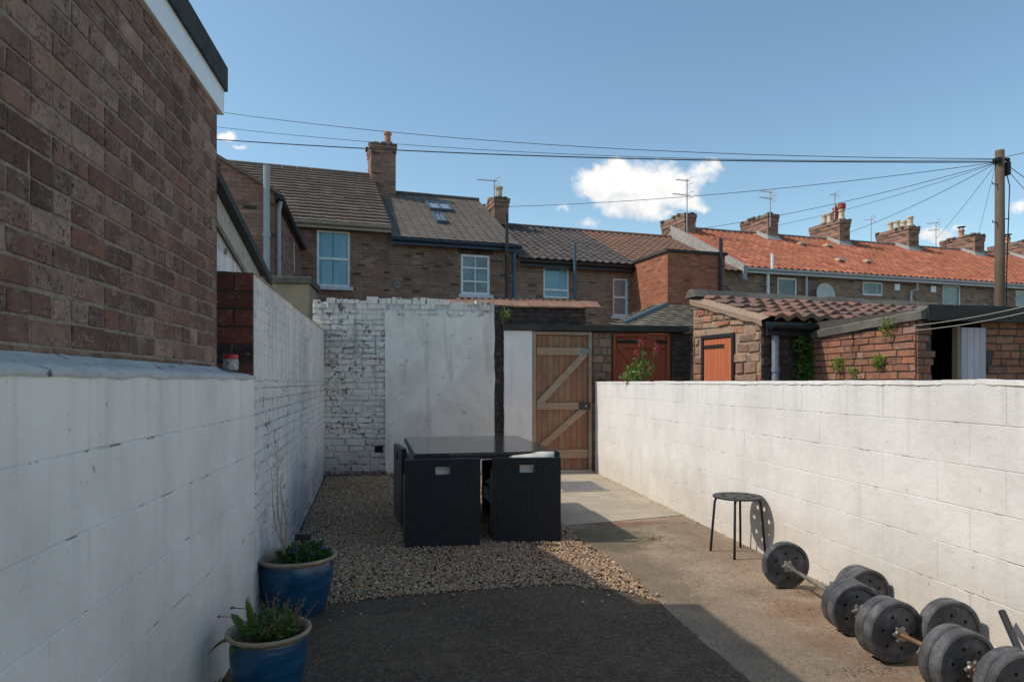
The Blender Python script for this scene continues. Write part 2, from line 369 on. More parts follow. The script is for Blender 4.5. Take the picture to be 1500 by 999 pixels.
plain('pipe_blue', (.06, .15, .27), .4); plain('pipe_grey', (.34, .36, .36), .5, var=.1); plain('gutter_grey', (.48, .51, .55), .45); plain('dish', (.50, .49, .46), .5)
plain('alu', (.42, .42, .42), .45, .6); plain('wire', (.028, .03, .034), .6); plain('rope', (.34, .31, .26), .8)
plain('black_metal', (.02, .02, .021), .45, var=.2, spec=.5); plain('iron', (.025, .022, .02), .6, .3)
plain('dark_void', (.006, .006, .006), 1)  # near-black fill stands in for shade inside holes and the shed doorway
plain('sill', (.60, .64, .68), .6); plain('drain_metal', (.30, .29, .28), .55, .5, bump=.6)
def glassm(name, c, c2, rough=.06):
    n = NT(name); f = n.noise(n.rv(), 1.4, 3)
    M_[name] = n.done(n.mix(n.step(f, .35, .65), c, c2), rough, n.bump(n.noise(n.ob, 2.5, 2), .01, .15), spec=.9); return M_[name]
glassm('glass_blue', (.085, .27, .36), (.12, .33, .42)); glassm('glass_dark', (.02, .035, .045), (.15, .215, .25)); glassm('glass_blind', (.26, .27, .27), (.22, .23, .24)); glassm('curtain', (.17, .38, .46), (.22, .44, .52), .4)  # blue and dark panes carry reflected sky in their base colour
glassm('skylight_glass', (.22, .27, .31), (.28, .33, .37), .1)
wood_mat('gate_wood', (.38, .185, .098), (.27, .125, .068), 2, .6, (.29, .225, .175))
wood_mat('gate_brace', (.42, .29, .19), (.33, .215, .135), 0, .55, (.41, .355, .29))
wood_mat('red_wood', (.47, .115, .052), (.37, .088, .04), 2, .15, (.22, .09, .055))
wood_mat('orange_wood', (.60, .17, .07), (.50, .13, .055), 2, .08)
wood_mat('verge_wood', (.26, .13, .06), (.17, .085, .045), 1, .2)
wood_mat('pole_wood', (.165, .108, .072), (.11, .075, .052), 2, .4, (.15, .125, .10))
wood_mat('lilac_wood', (.62, .56, .58), (.52, .46, .49), 2, .3, (.42, .38, .36))
def rattan():
    n = NT('rattan'); sx = n.n('ShaderNodeSeparateXYZ'); n.set(sx.inputs[0], n.uv)
    u, v = n.math('MULTIPLY', sx.outputs[0], 36.0), n.math('MULTIPLY', sx.outputs[1], 62.0)
    par = n.math('MODULO', n.math('FLOOR', u), 2.0)
    hv = n.math('ABSOLUTE', n.math('SINE', n.math('MULTIPLY', n.math('ADD', v, n.math('MULTIPLY', par, .5)), math.pi)))
    hu = n.math('ABSOLUTE', n.math('SINE', n.math('MULTIPLY', u, math.pi)))
    h = n.math('MULTIPLY', hv, n.math('POWER', hu, .4))
    wv = n.noise(n.vec('MULTIPLY', n.uv, (30, 100, 1)), 1.0, 3)
    c = n.mix(h, (.0025, .0025, .003), n.mix(wv, (.020, .020, .022), (.044, .043, .043)))
    M_['rattan'] = n.done(c, .36, n.bump(h, .008, 1.0), spec=.5)
rattan()
n = NT('table_glass'); M_['table_glass'] = n.done(n.mix(n.step(n.noise(n.ob, 3, 5), .4, .7), (.018, .018, .02), (.03, .029, .028)), .13, n.bump(n.noise(n.ob, 1.2, 2), .004, .2), spec=.5)
plain('cushion', (.72, .68, .60), .9, bump=.4, bsc=200)
def glaze():
    n = NT('blue_glaze'); v = n.ob
    f = n.noise(n.vec('MULTIPLY', v, (2, 2, 9)), 3, 5, .6)
    c = n.mix(n.step(f, .35, .7), (.006, .05, .115), (.012, .085, .165))
    M_['blue_glaze'] = n.done(c, .22, n.bump(n.noise(n.vec('MULTIPLY', v, (1, 1, 6)), 8, 3), .006, .3), spec=.6)
glaze()
plain('pot_rim', (.34, .25, .175), .6, var=.25, bump=.3)
def vinyl():
    n = NT('plate_vinyl'); v = n.rv()
    c = n.mix(n.step(n.noise(v, 9, 6, .7), .4, .68), (.052, .053, .056), (.14, .14, .143))
    c = n.mix(n.math('MULTIPLY', n.step(n.noise(v, 40, 4, .7), .6, .7), .4), c, (.20, .19, .18))
    M_['plate_vinyl'] = n.done(c, .55, n.bump(n.noise(v, 60, 4), .002, .5), spec=.45)
vinyl()
plain('steel', (.40, .38, .36), .4, .7, var=.25); plain('copper', (.44, .25, .155), .35, .7, var=.3); plain('bar_rust', (.31, .275, .24), .45, .75, var=.4, sc=40)
plain('stool_grey', (.034, .036, .038), .55, spec=.35)
plain('jar_lid', (.50, .02, .02), .35); plain('jar_glass', (.30, .30, .28), .15, var=.5, sc=60)
leaf_mat('leaf_green', (.05, .12, .02), (.10, .19, .035)); leaf_mat('leaf_dark', (.018, .06, .014), (.04, .10, .022)); leaf_mat('leaf_lime', (.16, .25, .04), (.26, .32, .06)); leaf_mat('leaf_val', (.10, .20, .04), (.19, .29, .07))
leaf_mat('violet', (.10, .05, .38), (.16, .08, .5), .1); leaf_mat('valerian_red', (.42, .03, .08), (.55, .06, .13), .15); leaf_mat('dry', (.14, .085, .06), (.22, .15, .10), .05); leaf_mat('stalk', (.42, .32, .23), (.34, .25, .18), 0)
leaf_mat('litter', (.20, .075, .03), (.13, .055, .03), 0)
def pebble():
    n = NT('pebbles'); a = n.attr()
    c = n.ramp(a, [(0, (.40, .24, .125)), (.2, (.52, .33, .18)), (.4, (.22, .155, .105)), (.55, (.60, .42, .26)), (.7, (.43, .205, .105)), (.82, (.29, .235, .19)), (.93, (.72, .57, .42)), (1, (.11, .085, .065))])
    c = n.mix(n.math('MULTIPLY', n.step(n.noise(n.ob, 120, 3), .45, .7), .35), c, (.12, .09, .07))
    M_['pebbles'] = n.done(c, .6, spec=.35)
pebble()

# ------------------------------------------------------------------ brick-laying
def lay(mb, O, U, N, fz, L, Z, bl, bh, m, dep, bev=.004, jit=0.0, mask=None, bond=0, mi=0, lenjit=0, zj=0, back=True, mback=1, rough=0.0, dj=0.0, mv=None):
    mv = m if mv is None else mv
    """courses of bricks on a face: O origin, U along, N outward; mask(x,z) keeps a brick"""
    O, U, N = Vector(O), Vector(U).normalized(), Vector(N).normalized()
    P = lambda x, z, d: O + U * x + Vector((0, 0, z)) + N * d
    if back: mb.quad(P(0, 0, 0), P(L, 0, 0), P(L, Z, 0), P(0, Z, 0), mback, .5)
    z = 0; k = 0
    while z < Z - .01:
        ch = bh * (1 + rng.uniform(-zj, zj)); z1 = min(z + ch, Z)
        if z1 - z < .02: break
        x = 0 if k % 2 == 0 else -bl * .5
        if bond == 2: x = -rng.uniform(0, bl)
        hk = 0
        while x < L:
            l = bl * (1 + rng.uniform(-lenjit, lenjit))
            if bond == 1 and (k % 4 == 3): l = (bl) * .5
            if bond == 2 and rng.random() < .25: l *= .52
            x0, x1 = max(x, 0), min(x + l, L); x += l
            if x1 - x0 < .03: continue
            if mask and not mask((x0 + x1) / 2, (z + z1) / 2): continue
            a0, a1, b0, b1 = x0 + mv / 2, x1 - mv / 2, z + m / 2, z1 - m / 2
            if a1 - a0 < .01 or b1 - b0 < .01: continue
            q = lambda s: rng.uniform(-s, s)
            D = dep + q(dj); t1, t2, t3, t4 = q(jit), q(jit), q(jit), q(jit)
            sx = [q(rough) for _ in range(8)]
            cs = [(a0 + sx[0], b0 + sx[1]), (a1 + sx[2], b0 + sx[3]), (a1 + sx[4], b1 + sx[5]), (a0 + sx[6], b1 + sx[7])]
            cx, cz = (a0 + a1) / 2, (b0 + b1) / 2
            def ring(ins, d, tl):
                o = []
                for (px, pz), t in zip(cs, tl):
                    o.append(P(px + (ins if px < cx else -ins), pz + (ins if pz < cz else -ins), d + t))
                return o
            tl = (t1, t2, t3, t4)
            vs = ring(0, -.002, (0,) * 4) + ring(0, D - bev, tl) + ring(bev, D, tl)
            fs = []
            for rr in (0, 4):
                for i in range(4):
                    j = (i + 1) % 4; fs.append((rr + i, rr + j, rr + 4 + j, rr + 4 + i))
            fs.append((8, 9, 10, 11))
            mb.add(vs, fs, mi)
        z = z1; k += 1

# ------------------------------------------------------------------ ground
def sheet(name, poly, z, mat, kind='structure'):
    m = MB(); m.add([(x, y, z) for x, y in poly], [tuple(range(len(poly)))]); o = m.build(name, mat); tag(o, kind=kind); return o
sheet('ground', [(-400, -400), (400, -400), (400, 800), (-400, 800)], -.06, M_['earth_ground'])
EDGE = 1.62
arc = [(-.95, 4.50), (-.538, 4.57), (-.028, 4.69), (.30, 4.715), (.516, 4.73), (.80, 4.765), (.996, 4.775), (1.11, 4.755), (1.333, 4.60), (1.50, 4.515), (EDGE, 4.28)]
wob = lambda x, y, a=.022: (x + a * mnoise.noise((x * 4, y * 4, 0)) + a * .5 * mnoise.noise((x * 15, y * 15, 1)), y + a * mnoise.noise((x * 4, y * 4, 7)) + a * .5 * mnoise.noise((x * 15, y * 15, 8)))
fine = [wob(EDGE, y) for y in np.arange(-.5, 4.26, .06)] + [wob(a[0] + (b[0] - a[0]) * k / 8, a[1] + (b[1] - a[1]) * k / 8) for a, b in zip(arc[::-1][:-1], arc[::-1][1:]) for k in range(8)]
sheet('tarmac', [(-1.3, -3), (EDGE, -3)] + fine + [(-1.3, 4.45)], .008, M_['tarmac'])
sheet('concrete_path', [(EDGE - .12, -3), (3.05, -3), (3.05, 7.10), (1.55, 6.72), (1.55, 5.9), (EDGE, 5.6), (EDGE, 4.35), (EDGE - .12, 4.2)], .003, M_['path_concrete'])
sheet('concrete_slab', [(1.55, 6.72), (3.05, 7.10), (3.05, 10.95), (1.50, 10.95)], .008, M_['slab_concrete'])
sheet('gravel_bed', [(-1.5, 4.3), (1.7, 4.2), (1.7, 10.9), (-1.5, 10.9)], -.02, M_['soil'])
sheet('back_lane', [(-40, 11.6), (60, 11.6), (60, 17.0), (-40, 14.5)], -.03, M_['tarmac'])

# gravel: a real layer of stones
def gravel():
    ico = [(0, 0, 1)] + [(.894 * math.cos(R(72 * i)), .894 * math.sin(R(72 * i)), .447) for i in range(5)] + [(.894 * math.cos(R(72 * i + 36)), .894 * math.sin(R(72 * i + 36)), -.447) for i in range(5)] + [(0, 0, -1)]
    fi = [(0, i + 1, (i + 1) % 5 + 1) for i in range(5)] + [(i + 1, i + 6, (i + 1) % 5 + 1) for i in range(5)] + [((i + 1) % 5 + 1, i + 6, (i + 1) % 5 + 6) for i in range(5)] + [(11, (i + 1) % 5 + 6, i + 6) for i in range(5)]
    ico = np.array(ico); fi = np.array(fi)
    g = np.random.default_rng(3)
    N = 78000
    x = g.uniform(-1.3, 1.66, N); y = 4.0 + (10.85 - 4.0) * g.random(N) ** 1.3
    # boundary: tarmac arc and path edge
    ax, ay = zip(*arc); lim = np.interp(x, ax, ay)
    spill = g.random(N) < .06
    left = np.interp(y, [4.2, 10.75], [-.88, -1.26])
    far_ = g.random(N) < .012
    ok = (y > lim + np.where(far_, -g.exponential(.18, N), np.where(spill, -.05, .0))) & (x > left) & (x < np.where(y < 5.6, EDGE - .0, 1.53) + np.where(spill, .06, 0))
    x, y = x[ok], y[ok]; N = len(x)
    r = g.uniform(.0055, .0125, N) * np.where(g.random(N) < .06, g.uniform(1.2, 1.7, N), 1)
    sc = np.stack([r * g.uniform(.9, 1.45, N), r * g.uniform(.7, 1.1, N), r * g.uniform(.5, .85, N)], 1)
    th = g.uniform(0, 2 * np.pi, N); tl = g.normal(0, .35, N)
    jit = 1 + g.normal(0, .10, (N, 12, 1))
    v = ico[None] * jit * sc[:, None, :]
    c, s = np.cos(tl)[:, None], np.sin(tl)[:, None]
    vy = v[..., 1] * c - v[..., 2] * s; vz = v[..., 1] * s + v[..., 2] * c
    c, s = np.cos(th)[:, None], np.sin(th)[:, None]
    vx2 = v[..., 0] * c - vy * s; vy2 = v[..., 0] * s + vy * c
    ed = np.clip((y - np.interp(x, ax, ay)) / .35, 0, 1)
    zz = .002 + ed * .016 + .010 * np.sin(x * 3.1 + 1) * np.sin(y * 2.3) * ed + g.uniform(-.004, .010, N)
    zz = zz + np.where(y < np.interp(x, ax, ay) + .02, .010, 0)
    V = np.stack([vx2 + x[:, None], vy2 + y[:, None], vz + zz[:, None]], -1).reshape(-1, 3)
    Fc = (fi[None] + (np.arange(N) * 12)[:, None, None]).reshape(-1, 3)
    me = bpy.data.meshes.new('gravel'); me.vertices.add(len(V)); me.vertices.foreach_set('co', V.ravel())
    me.loops.add(len(Fc) * 3); me.loops.foreach_set('vertex_index', Fc.ravel().astype(np.int32))
    me.polygons.add(len(Fc)); me.polygons.foreach_set('loop_start', np.arange(0, len(Fc) * 3, 3, dtype=np.int32)); me.polygons.foreach_set('loop_total', np.full(len(Fc), 3, dtype=np.int32))
    me.update(calc_edges=True); me.validate()
    me.polygons.foreach_set('use_smooth', [True] * len(me.polygons))
    at = me.attributes.new('rnd', 'FLOAT', 'FACE'); at.data.foreach_set('value', np.repeat(g.random(N), 20).astype(np.float32))
    me.materials.append(M_['pebbles'])
    o = bpy.data.objects.new('gravel', me); COL.objects.link(o); tag(o, kind='stuff')
gravel()

# ------------------------------------------------------------------ foliage helpers
def leaf(mb, p, d, n, L, W, mi=0, fold=.25):
    d = Vector(d).normalized(); n = Vector(n); sd = d.cross(n)
    sd = sd.normalized() if sd.length > 1e-4 else d.orthogonal().normalized(); n = sd.cross(d)
    p = Vector(p)
    v = [p, p + d * L * .45 + sd * W / 2 + n * W * fold, p + d * L - n * L * .12, p + d * L * .45 - sd * W / 2 + n * W * fold, p + d * L * .5]
    mb.add(v, [(0, 1, 4), (1, 2, 4), (2, 3, 4), (3, 0, 4)], mi)
def rdir(up=0.0):
    while True:
        v = Vector((rng.uniform(-1, 1), rng.uniform(-1, 1), rng.uniform(-1, 1)))
        if .1 < v.length < 1: break
    v.normalize(); v.z += up; return v.normalized()
def clump(mb, c, rad, n, L, W, up=.3, mi=0):
    for _ in range(n):
        while True:
            q = Vector((rng.uniform(-1, 1), rng.uniform(-1, 1), rng.uniform(-1, 1)))
            if q.length < 1: break
        p = Vector(c) + Vector((q.x * rad[0], q.y * rad[1], q.z * rad[2]))
        k = rng.uniform(.6, 1.25)
        leaf(mb, p, rdir(up), rdir(.8), L * k, W * k, mi)

# ------------------------------------------------------------------ left: flat roofed brick extension
ext = thing('brick_extension', 'flat roofed brown brick extension rising above the white block wall beside the camera', 'house extension', (-1.0, 3.78, 0))
EX, EY = -1.0, 3.78
m = MB()
lay(m, (EX - .008, -1.6, 1.40), (0, 1, 0), (1, 0, 0), 0, EY + 1.6, 1.62, .225, .075, .010, .0042, .0028, jit=.0016, bond=1, rough=.003, dj=.0016, mback=1)
lay(m, (EX - 2.5, EY - .008, 1.40), (1, 0, 0), (0, 1, 0), 0, 2.5, 1.62, .225, .075, .011, .008, .003, bond=1, mback=1)
m.box(EX - 3.5, EX - .03, -1.6, EY - .03, 0, 3.0, 1)
w = m.build('wall', [M_['brown_brick'], M_['mortar_tan']], ext); w.location = -Vector(ext.location)
FZ = 2.875
m = MB()
m.box(EX + .004, EX + .020, -1.6, EY + .04, FZ, FZ + .19); m.box(EX - 2.6, EX + .020, EY + .042, EY + .058, FZ, FZ + .19)
m.box(EX - .03, EX + .004, -1.6, EY + .04, FZ + .002, FZ + .012)
f = m.build('fascia', M_['fascia_white'], ext, bevel=.003); f.location = -Vector(ext.location)
m = MB()
m.box(EX - 3.5, EX + .026, -1.6, EY + .062, FZ + .192, FZ + .258)
m.box(EX + .0265, EX + .036, -1.6, EY + .0635, FZ + .130, FZ + .262)
m.box(EX - 2.6, EX + .036, EY + .064, EY + .074, FZ + .130, FZ + .262)
f = m.build('roof', M_['felt'], ext, bevel=.006); f.location = -Vector(ext.location)

# left: painted concrete-block wall
BW = thing('block_wall', 'white painted concrete block wall along the left below the brown brick extension', 'wall', (-.95, 1.5, 0))
WX = -.90; WT = 1.48
m = MB()
lay(m, (WX - .004, -1.5, WT - 7 * .225), (0, 1, 0), (1, 0, 0), 0, 4.19 + 1.5, 7 * .225, .45, .225, .006, .0035, .0022, jit=.0010, mback=1, dj=.0010, rough=.002, mv=.003)
m.box(WX - .10, WX - .006, -1.5, 4.19, -.05, WT - .004, 1)
w = m.build('masonry', [M_['white_block'], M_['block_joint']], BW); w.location = -Vector(BW.location)
# sloped painted ledge with a wobbly edge
n = NT('ledge_paint'); v = n.ob
c = n.mix(n.step(n.noise(v, 6, 6, .65), .4, .7), (.53, .515, .50), (.41, .40, .395)); c = n.mix(n.step(n.noise(v, 11, 6, .7), .60, .66), c, (.09, .08, .075))
n.done(c, .6, n.bump(n.noise(v, 25, 5), .01, .8)); M_['ledge_paint'] = n.mat
m = MB(); K = 120; vs = []; fs = []
for i in range(K + 1):
    y = -1.5 + (4.19 + 1.5) * i / K
    w1 = .012 * mnoise.noise((y * 5, 0, 3)); w2 = .008 * mnoise.noise((y * 11, 2, 3))
    xb = EX + .002 if y < EY else -1.14
    vs += [(WX + .004 + w2 * .5, y, WT - .016 + w1), (WX + .010 + w2, y, WT + .003 + w1 * .5), (WX - .05, y, WT + .022 + w2 * .3), (xb, y, WT + .050 + w2 * .4)]
for i in range(K):
    for j in range(3):
        a = i * 4 + j; fs.append((a, a + 4, a + 5, a + 1))
m.add(vs, fs); l = m.build('ledge', M_['ledge_paint'], BW, smooth=True); l.location = -Vector(BW.location)

# left: taller whitewashed brick wall beyond, ending in a red brick pier
A0, A1 = Vector((-.90, 4.20, 0)), Vector((-1.28, 10.72, 0)); U = (A1 - A0).normalized(); LN = (A1 - A0).length; NW = Vector((U.y, -U.x, 0))
PW = thing('painted_brick_wall', 'tall whitewashed brick wall on the left running back from the red brick pier to the rear wall', 'wall', A0)
m = MB()
tp = lambda x: 2.09 + .022 * x
lay(m, A0 - NW * .006, U, NW, 0, LN, 1.46, .225, .078, .009, .006, .005, jit=.004, bond=2, mback=1, rough=.005, dj=.004, zj=.1, lenjit=.08)
lay(m, A0 + Vector((0, 0, 1.462)) - NW * .012, U, NW, 0, LN, .86, .225, .075, .006, .003, .0022, jit=.001, bond=1, back=False, mask=lambda x, z: z + 1.46 < tp(x) - .02, rough=.002, dj=.001)
P3 = lambda x, t, z: A0 + U * x - NW * t + Vector((0, 0, z))
vs = [P3(0, .0118, -.05), P3(LN, .0118, -.05), P3(LN, .0118, tp(LN)), P3(0, .0118, tp(0)), P3(0, .225, -.05), P3(LN, .225, -.05), P3(LN, .225, tp(LN)), P3(0, .225, tp(0))]
m.add(vs, [(0, 1, 2, 3), (5, 4, 7, 6), (3, 2, 6, 7), (1, 5, 6, 2), (4, 0, 3, 7)], 0)
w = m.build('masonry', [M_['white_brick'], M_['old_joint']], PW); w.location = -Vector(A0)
m = MB()
lay(m, Vector((-1.125, 4.176, 1.45)), (1, 0, 0), (0, -1, 0), 0, .222, .64, .222, .107, .010, .008, .003, jit=.002, mback=1, dj=.003, zj=.05)
m.box(-1.125, -.906, 4.177, 4.187, 0, 2.088, 1)
w = m.build('pier_end', [M_['red_brick'], M_['mortar_dark']], PW); w.location = -Vector(A0); w['label'] = 'unpainted red and black brick end of the wall'
m = MB()
K = 60; poly = []
for i in range(K + 1):
    x = LN * i / K; poly.append((x, tp(x)))
for i in range(K):
    (x0, z0), (x1, z1) = poly[i], poly[i + 1]; e = .01 * mnoise.noise((x0 * 6, 1, 1)); e2 = .01 * mnoise.noise((x1 * 6, 1, 1))
    m.quad(P3(x0, -.008, z0 + e), P3(x1, -.008, z1 + e2), P3(x1, .23, z1 + e2 + .01), P3(x0, .23, z0 + e + .01))
w = m.build('mortar_cap', M_['white_brick'], PW); w.location = -Vector(A0)

# jar on the ledge
p = at_x(338, 536, -.955); J = thing('jar', 'small glass jar with a red lid standing on the ledge by the brick pier', 'jar', (p.x, p.y, WT + .034))
m = MB(); m.lathe([(0, 0), (.036, .001), (.040, .01), (.040, .055), (.034, .064)], 20); m.build('glass_body', M_['jar_glass'], J, smooth=True)
m = MB(); m.lathe([(.037, .062), (.038, .082), (.034, .086), (0, .086)], 20); m.build('lid', M_['jar_lid'], J, smooth=False)

# ------------------------------------------------------------------ right block wall
RX = 2.95; RT = 1.455
BR = thing('block_wall', 'long sunlit white painted block wall on the right behind the stool and weights', 'wall', (RX, 6, 0))
m = MB(); LR = 10.66 - .5
lay(m, (RX + .004, 10.66, RT - 7 * .225), (0, -1, 0), (-1, 0, 0), 0, LR, 7 * .225, .45, .225, .0045, .0022, .0016, jit=.0008, mback=1, dj=.0006, rough=.0015, mv=.0012)
m.box(RX + .006, RX + .10, .5, 10.66, -.05, RT - .003, 0, .3)
w = m.build('masonry', [M_['white_block_sun'], M_['block_joint']], BR); w.location = -Vector(BR.location)
m = MB(); K = 330; vs = []; fs = []
for i in range(K + 1):
    y = .5 + LR * i / K; e = .010 * mnoise.noise((y * 2, 5, 1)) + .006 * mnoise.noise((y * 9, 5, 1)) + .005 * mnoise.noise((y * 30, 5, 1))
    vs += [(RX - .004 + e * .5, y, RT - .02 + e), (RX - .002 + e * .3, y, RT + .004 + e), (RX + .104, y, RT + .006 + e * .6), (RX + .106, y, RT - .03)]
for i in range(K):
    for j in range(3):
        a = i * 4 + j; fs.append((a, a + 1, a + 5, a + 4))
m.add(vs, fs); w = m.build('painted_cap', M_['white_block_sun'], BR); w.location = -Vector(BR.location)

# ------------------------------------------------------------------ back wall
YB = 10.74
xB = lambda px: at_y(px, 560, YB).x
BK = thing('rear_wall', 'whitewashed rubble and rendered wall across the far end of the yard', 'wall', (0, YB, 0))
loc = Vector(BK.location)
def fit(o): o.location = -loc; return o
x0, x1, x2, x3, x4 = xB(458), xB(565), xB(724), xB(738), xB(779)
TOPB = 2.68
m = MB()
def mB(x, z):
    X = x0 + x
    return not (X < -.9 and z > 2.63 and rng.random() < .4) and not (abs(X - xB(555)) < .07 and abs(z - .42) < .06) and z < 2.60 + .06 * mnoise.noise((X * 3, 0, 0)) + .05
lay(m, (x0, YB, -.02), (1, 0, 0), (0, -1, 0), 0, x2 - x0, TOPB + .02, .24, .092, .014, .016, .011, jit=.008, bond=2, mask=mB, rough=.012, dj=.011, zj=.22, lenjit=.3, mback=1)
m.box(x0, x2 - .005, YB + .002, YB + .30, -.05, TOPB - .01, 1)
# loose cap stones
x = x0
while x < x2 - .05:
    l = rng.uniform(.09, .24); h = rng.uniform(.035, .11)
    if rng.random() < .14: x += l * .7; continue
    Mx = Matrix.Translation((x + l / 2, YB + .07, TOPB - .02 + h / 2)) @ Matrix.Rotation(rng.uniform(-.06, .06), 4, 'Y') @ Matrix.Rotation(rng.uniform(-.1, .1), 4, 'Z')
    m.box(-l / 2 + .006, l / 2 - .006, -.095, .12, -h / 2, h / 2, 0, None, Mx); x += l
fit(m.build('painted_brickwork', [M_['white_brick_back'], M_['old_joint']], BK, bevel=.006))
m = MB()   # the square hole, its shade drawn as a black block
hx = xB(555); m.box(hx - .06, hx + .06, YB - .022, YB + .0, .37, .47); fit(m.build('vent_hole', M_['dark_void'], BK))
# torn-edged render coat
top = []; N = 40
for i in range(N + 1):
    X = x1 + (x2 - x1) * i / N
    zz = 2.57 - .13 * abs(math.sin(i * .29 + .4)) * (1 if 4 < i < 36 else .4) + .06 * mnoise.noise((i * .45, 3, 2)) + .02 * mnoise.noise((i * 1.9, 3, 2))
    if i < 3: zz = 2.52 + .03 * i
    top.append((X, zz))
side_l = [(x1 + .012 * mnoise.noise((z * 4, 1, 0)) - .01, z) for z in np.linspace(2.5, -.02, 24)]
side_r = [(x2 + .02 * mnoise.noise((z * 3, 7, 0)), z) for z in np.linspace(-.02, 2.45, 24)]
poly = side_l + side_r + list(reversed(top))
m = MB(); m.prism(poly, lambda a, b, t: (a, YB - .042 + t, b), .045)
fit(m.build('render_coat', M_['render'], BK, bevel=.006, fixn=True))
m = MB()   # bare broken brick strip
lay(m, (x2 - .02, YB + .03, -.02), (1, 0, 0), (0, -1, 0), 0, x3 - x2 + .05, 2.70, .16, .085, .02, .02, .008, jit=.01, bond=2, rough=.008, dj=.012, lenjit=.3, mback=1)
fit(m.build('bare_brick_strip', [M_['dark_brick'], M_['mortar_dark']], BK))
m = MB()   # smooth jamb by the gate
pl = [(x3 + .012 * mnoise.noise((z * 5, 2, 0)), z) for z in np.linspace(2.27, -.02, 20)] + [(x4, -.02), (x4, 2.27)]
m.prism(pl, lambda a, b, t: (a, YB - .05 + t, b), .25)
fit(m.build('rendered_jamb', M_['white_block'], BK, bevel=.006, fixn=True))
# gate piers either side of the red gate
xg1 = xB(866); xp1, xp2, xp3 = xB(896), xB(983), 4.60
m = MB()
lay(m, (xg1 + .01, YB, -.02), (1, 0, 0), (0, -1, 0), 0, xp1 - xg1 - .01, 2.28, .20, .15, .018, .014, .008, jit=.005, bond=2, rough=.008, dj=.008, zj=.2, lenjit=.2)
m.box(xg1 + .01, xp1, YB + .002, YB + .3, -.05, 2.25, 1)
fit(m.build('stone_pier', [M_['stone_mix'], M_['mortar_grey']], BK))
m = MB()
lay(m, (xp2, YB, -.02), (1, 0, 0), (0, -1, 0), 0, xp3 - xp2, 2.28, .22, .085, .014, .012, .006, jit=.004, bond=2, rough=.006, dj=.006, zj=.15, lenjit=.2)
m.box(xp2, xp3, YB + .002, YB + .3, -.05, 2.25, 1)
fit(m.build('dark_pier', [M_['dark_brick'], M_['mortar_dark']], BK))
m = MB()
K = 30; zb = 2.275
for i in range(K):
    a = x3 - .02 + (4.56 - x3) * i / K; b = x3 - .02 + (4.56 - x3) * (i + 1) / K
    m.box(a, b, YB - .09 + .006 * mnoise.noise((i, 1, 1)), YB + .34, zb + .004 * mnoise.noise((i, 3, 1)), zb + .09 + .006 * mnoise.noise((i, 5, 1)))
fit(m.build('lintel', M_['coping_dark'], BK))
# plant debris along the foot
m = MB()
for _ in range(500):
    X = rng.uniform(x0 + .15, x1 + .3); q = rng.random() ** 2
    leaf(m, (X, YB - .03 - q * .22, .02 + rng.uniform(0, .05) * (1 - q)), rdir(.1), rdir(.6), rng.uniform(.03, .08), rng.uniform(.01, .02))
o = m.build('leaf_litter', M_['dry']); tag(o, kind='stuff')

# tile-capped dark wall behind it
TW = thing('tile_capped_wall', 'dark sooty brick wall capped with terracotta tiles above the garden gate', 'wall', (1.7, 11.16, 0))
tx0, tx1 = at_y(646, 560, 11.1).x, at_y(858, 560, 11.1).x
m = MB(); lay(m, (tx0, 11.12, 1.2), (1, 0, 0), (0, -1, 0), 0, tx1 - tx0, 1.50, .225, .078, .012, .012, .005, jit=.004, bond=1, dj=.005, rough=.004)
m.box(tx0, tx1, 11.122, 11.34, -.05, 2.68, 1); w = m.build('masonry', [M_['dark_brick'], M_['mortar_dark']], TW); w.location = -Vector(TW.location)
m = MB(); x = tx0 - .03
while x < tx1:
    l = .30; e = rng.uniform(-.006, .006)
    Mx = Matrix.Translation((x + l / 2, 11.21, 2.755 + e)) @ Matrix.Rotation(R(24), 4, 'X') @ Matrix.Rotation(rng.uniform(-.02, .02), 4, 'Y')
    m.box(-l / 2 + .004, l / 2 - .004, -.17, .15, -.016, .016, 0, None, Mx); x += l
w = m.build('tile_coping', M_['terracotta'], TW, bevel=.006); w.location = -Vector(TW.location)
m = MB(); x = tx0 + .3
while x < tx1 - .05:
    m.tube([(x, 11.30, 2.815), (x, 11.52, 2.70)], .045, 10); x += .115
w = m.build('tile_ends', M_['terracotta'], TW); w.location = -Vector(TW.location)
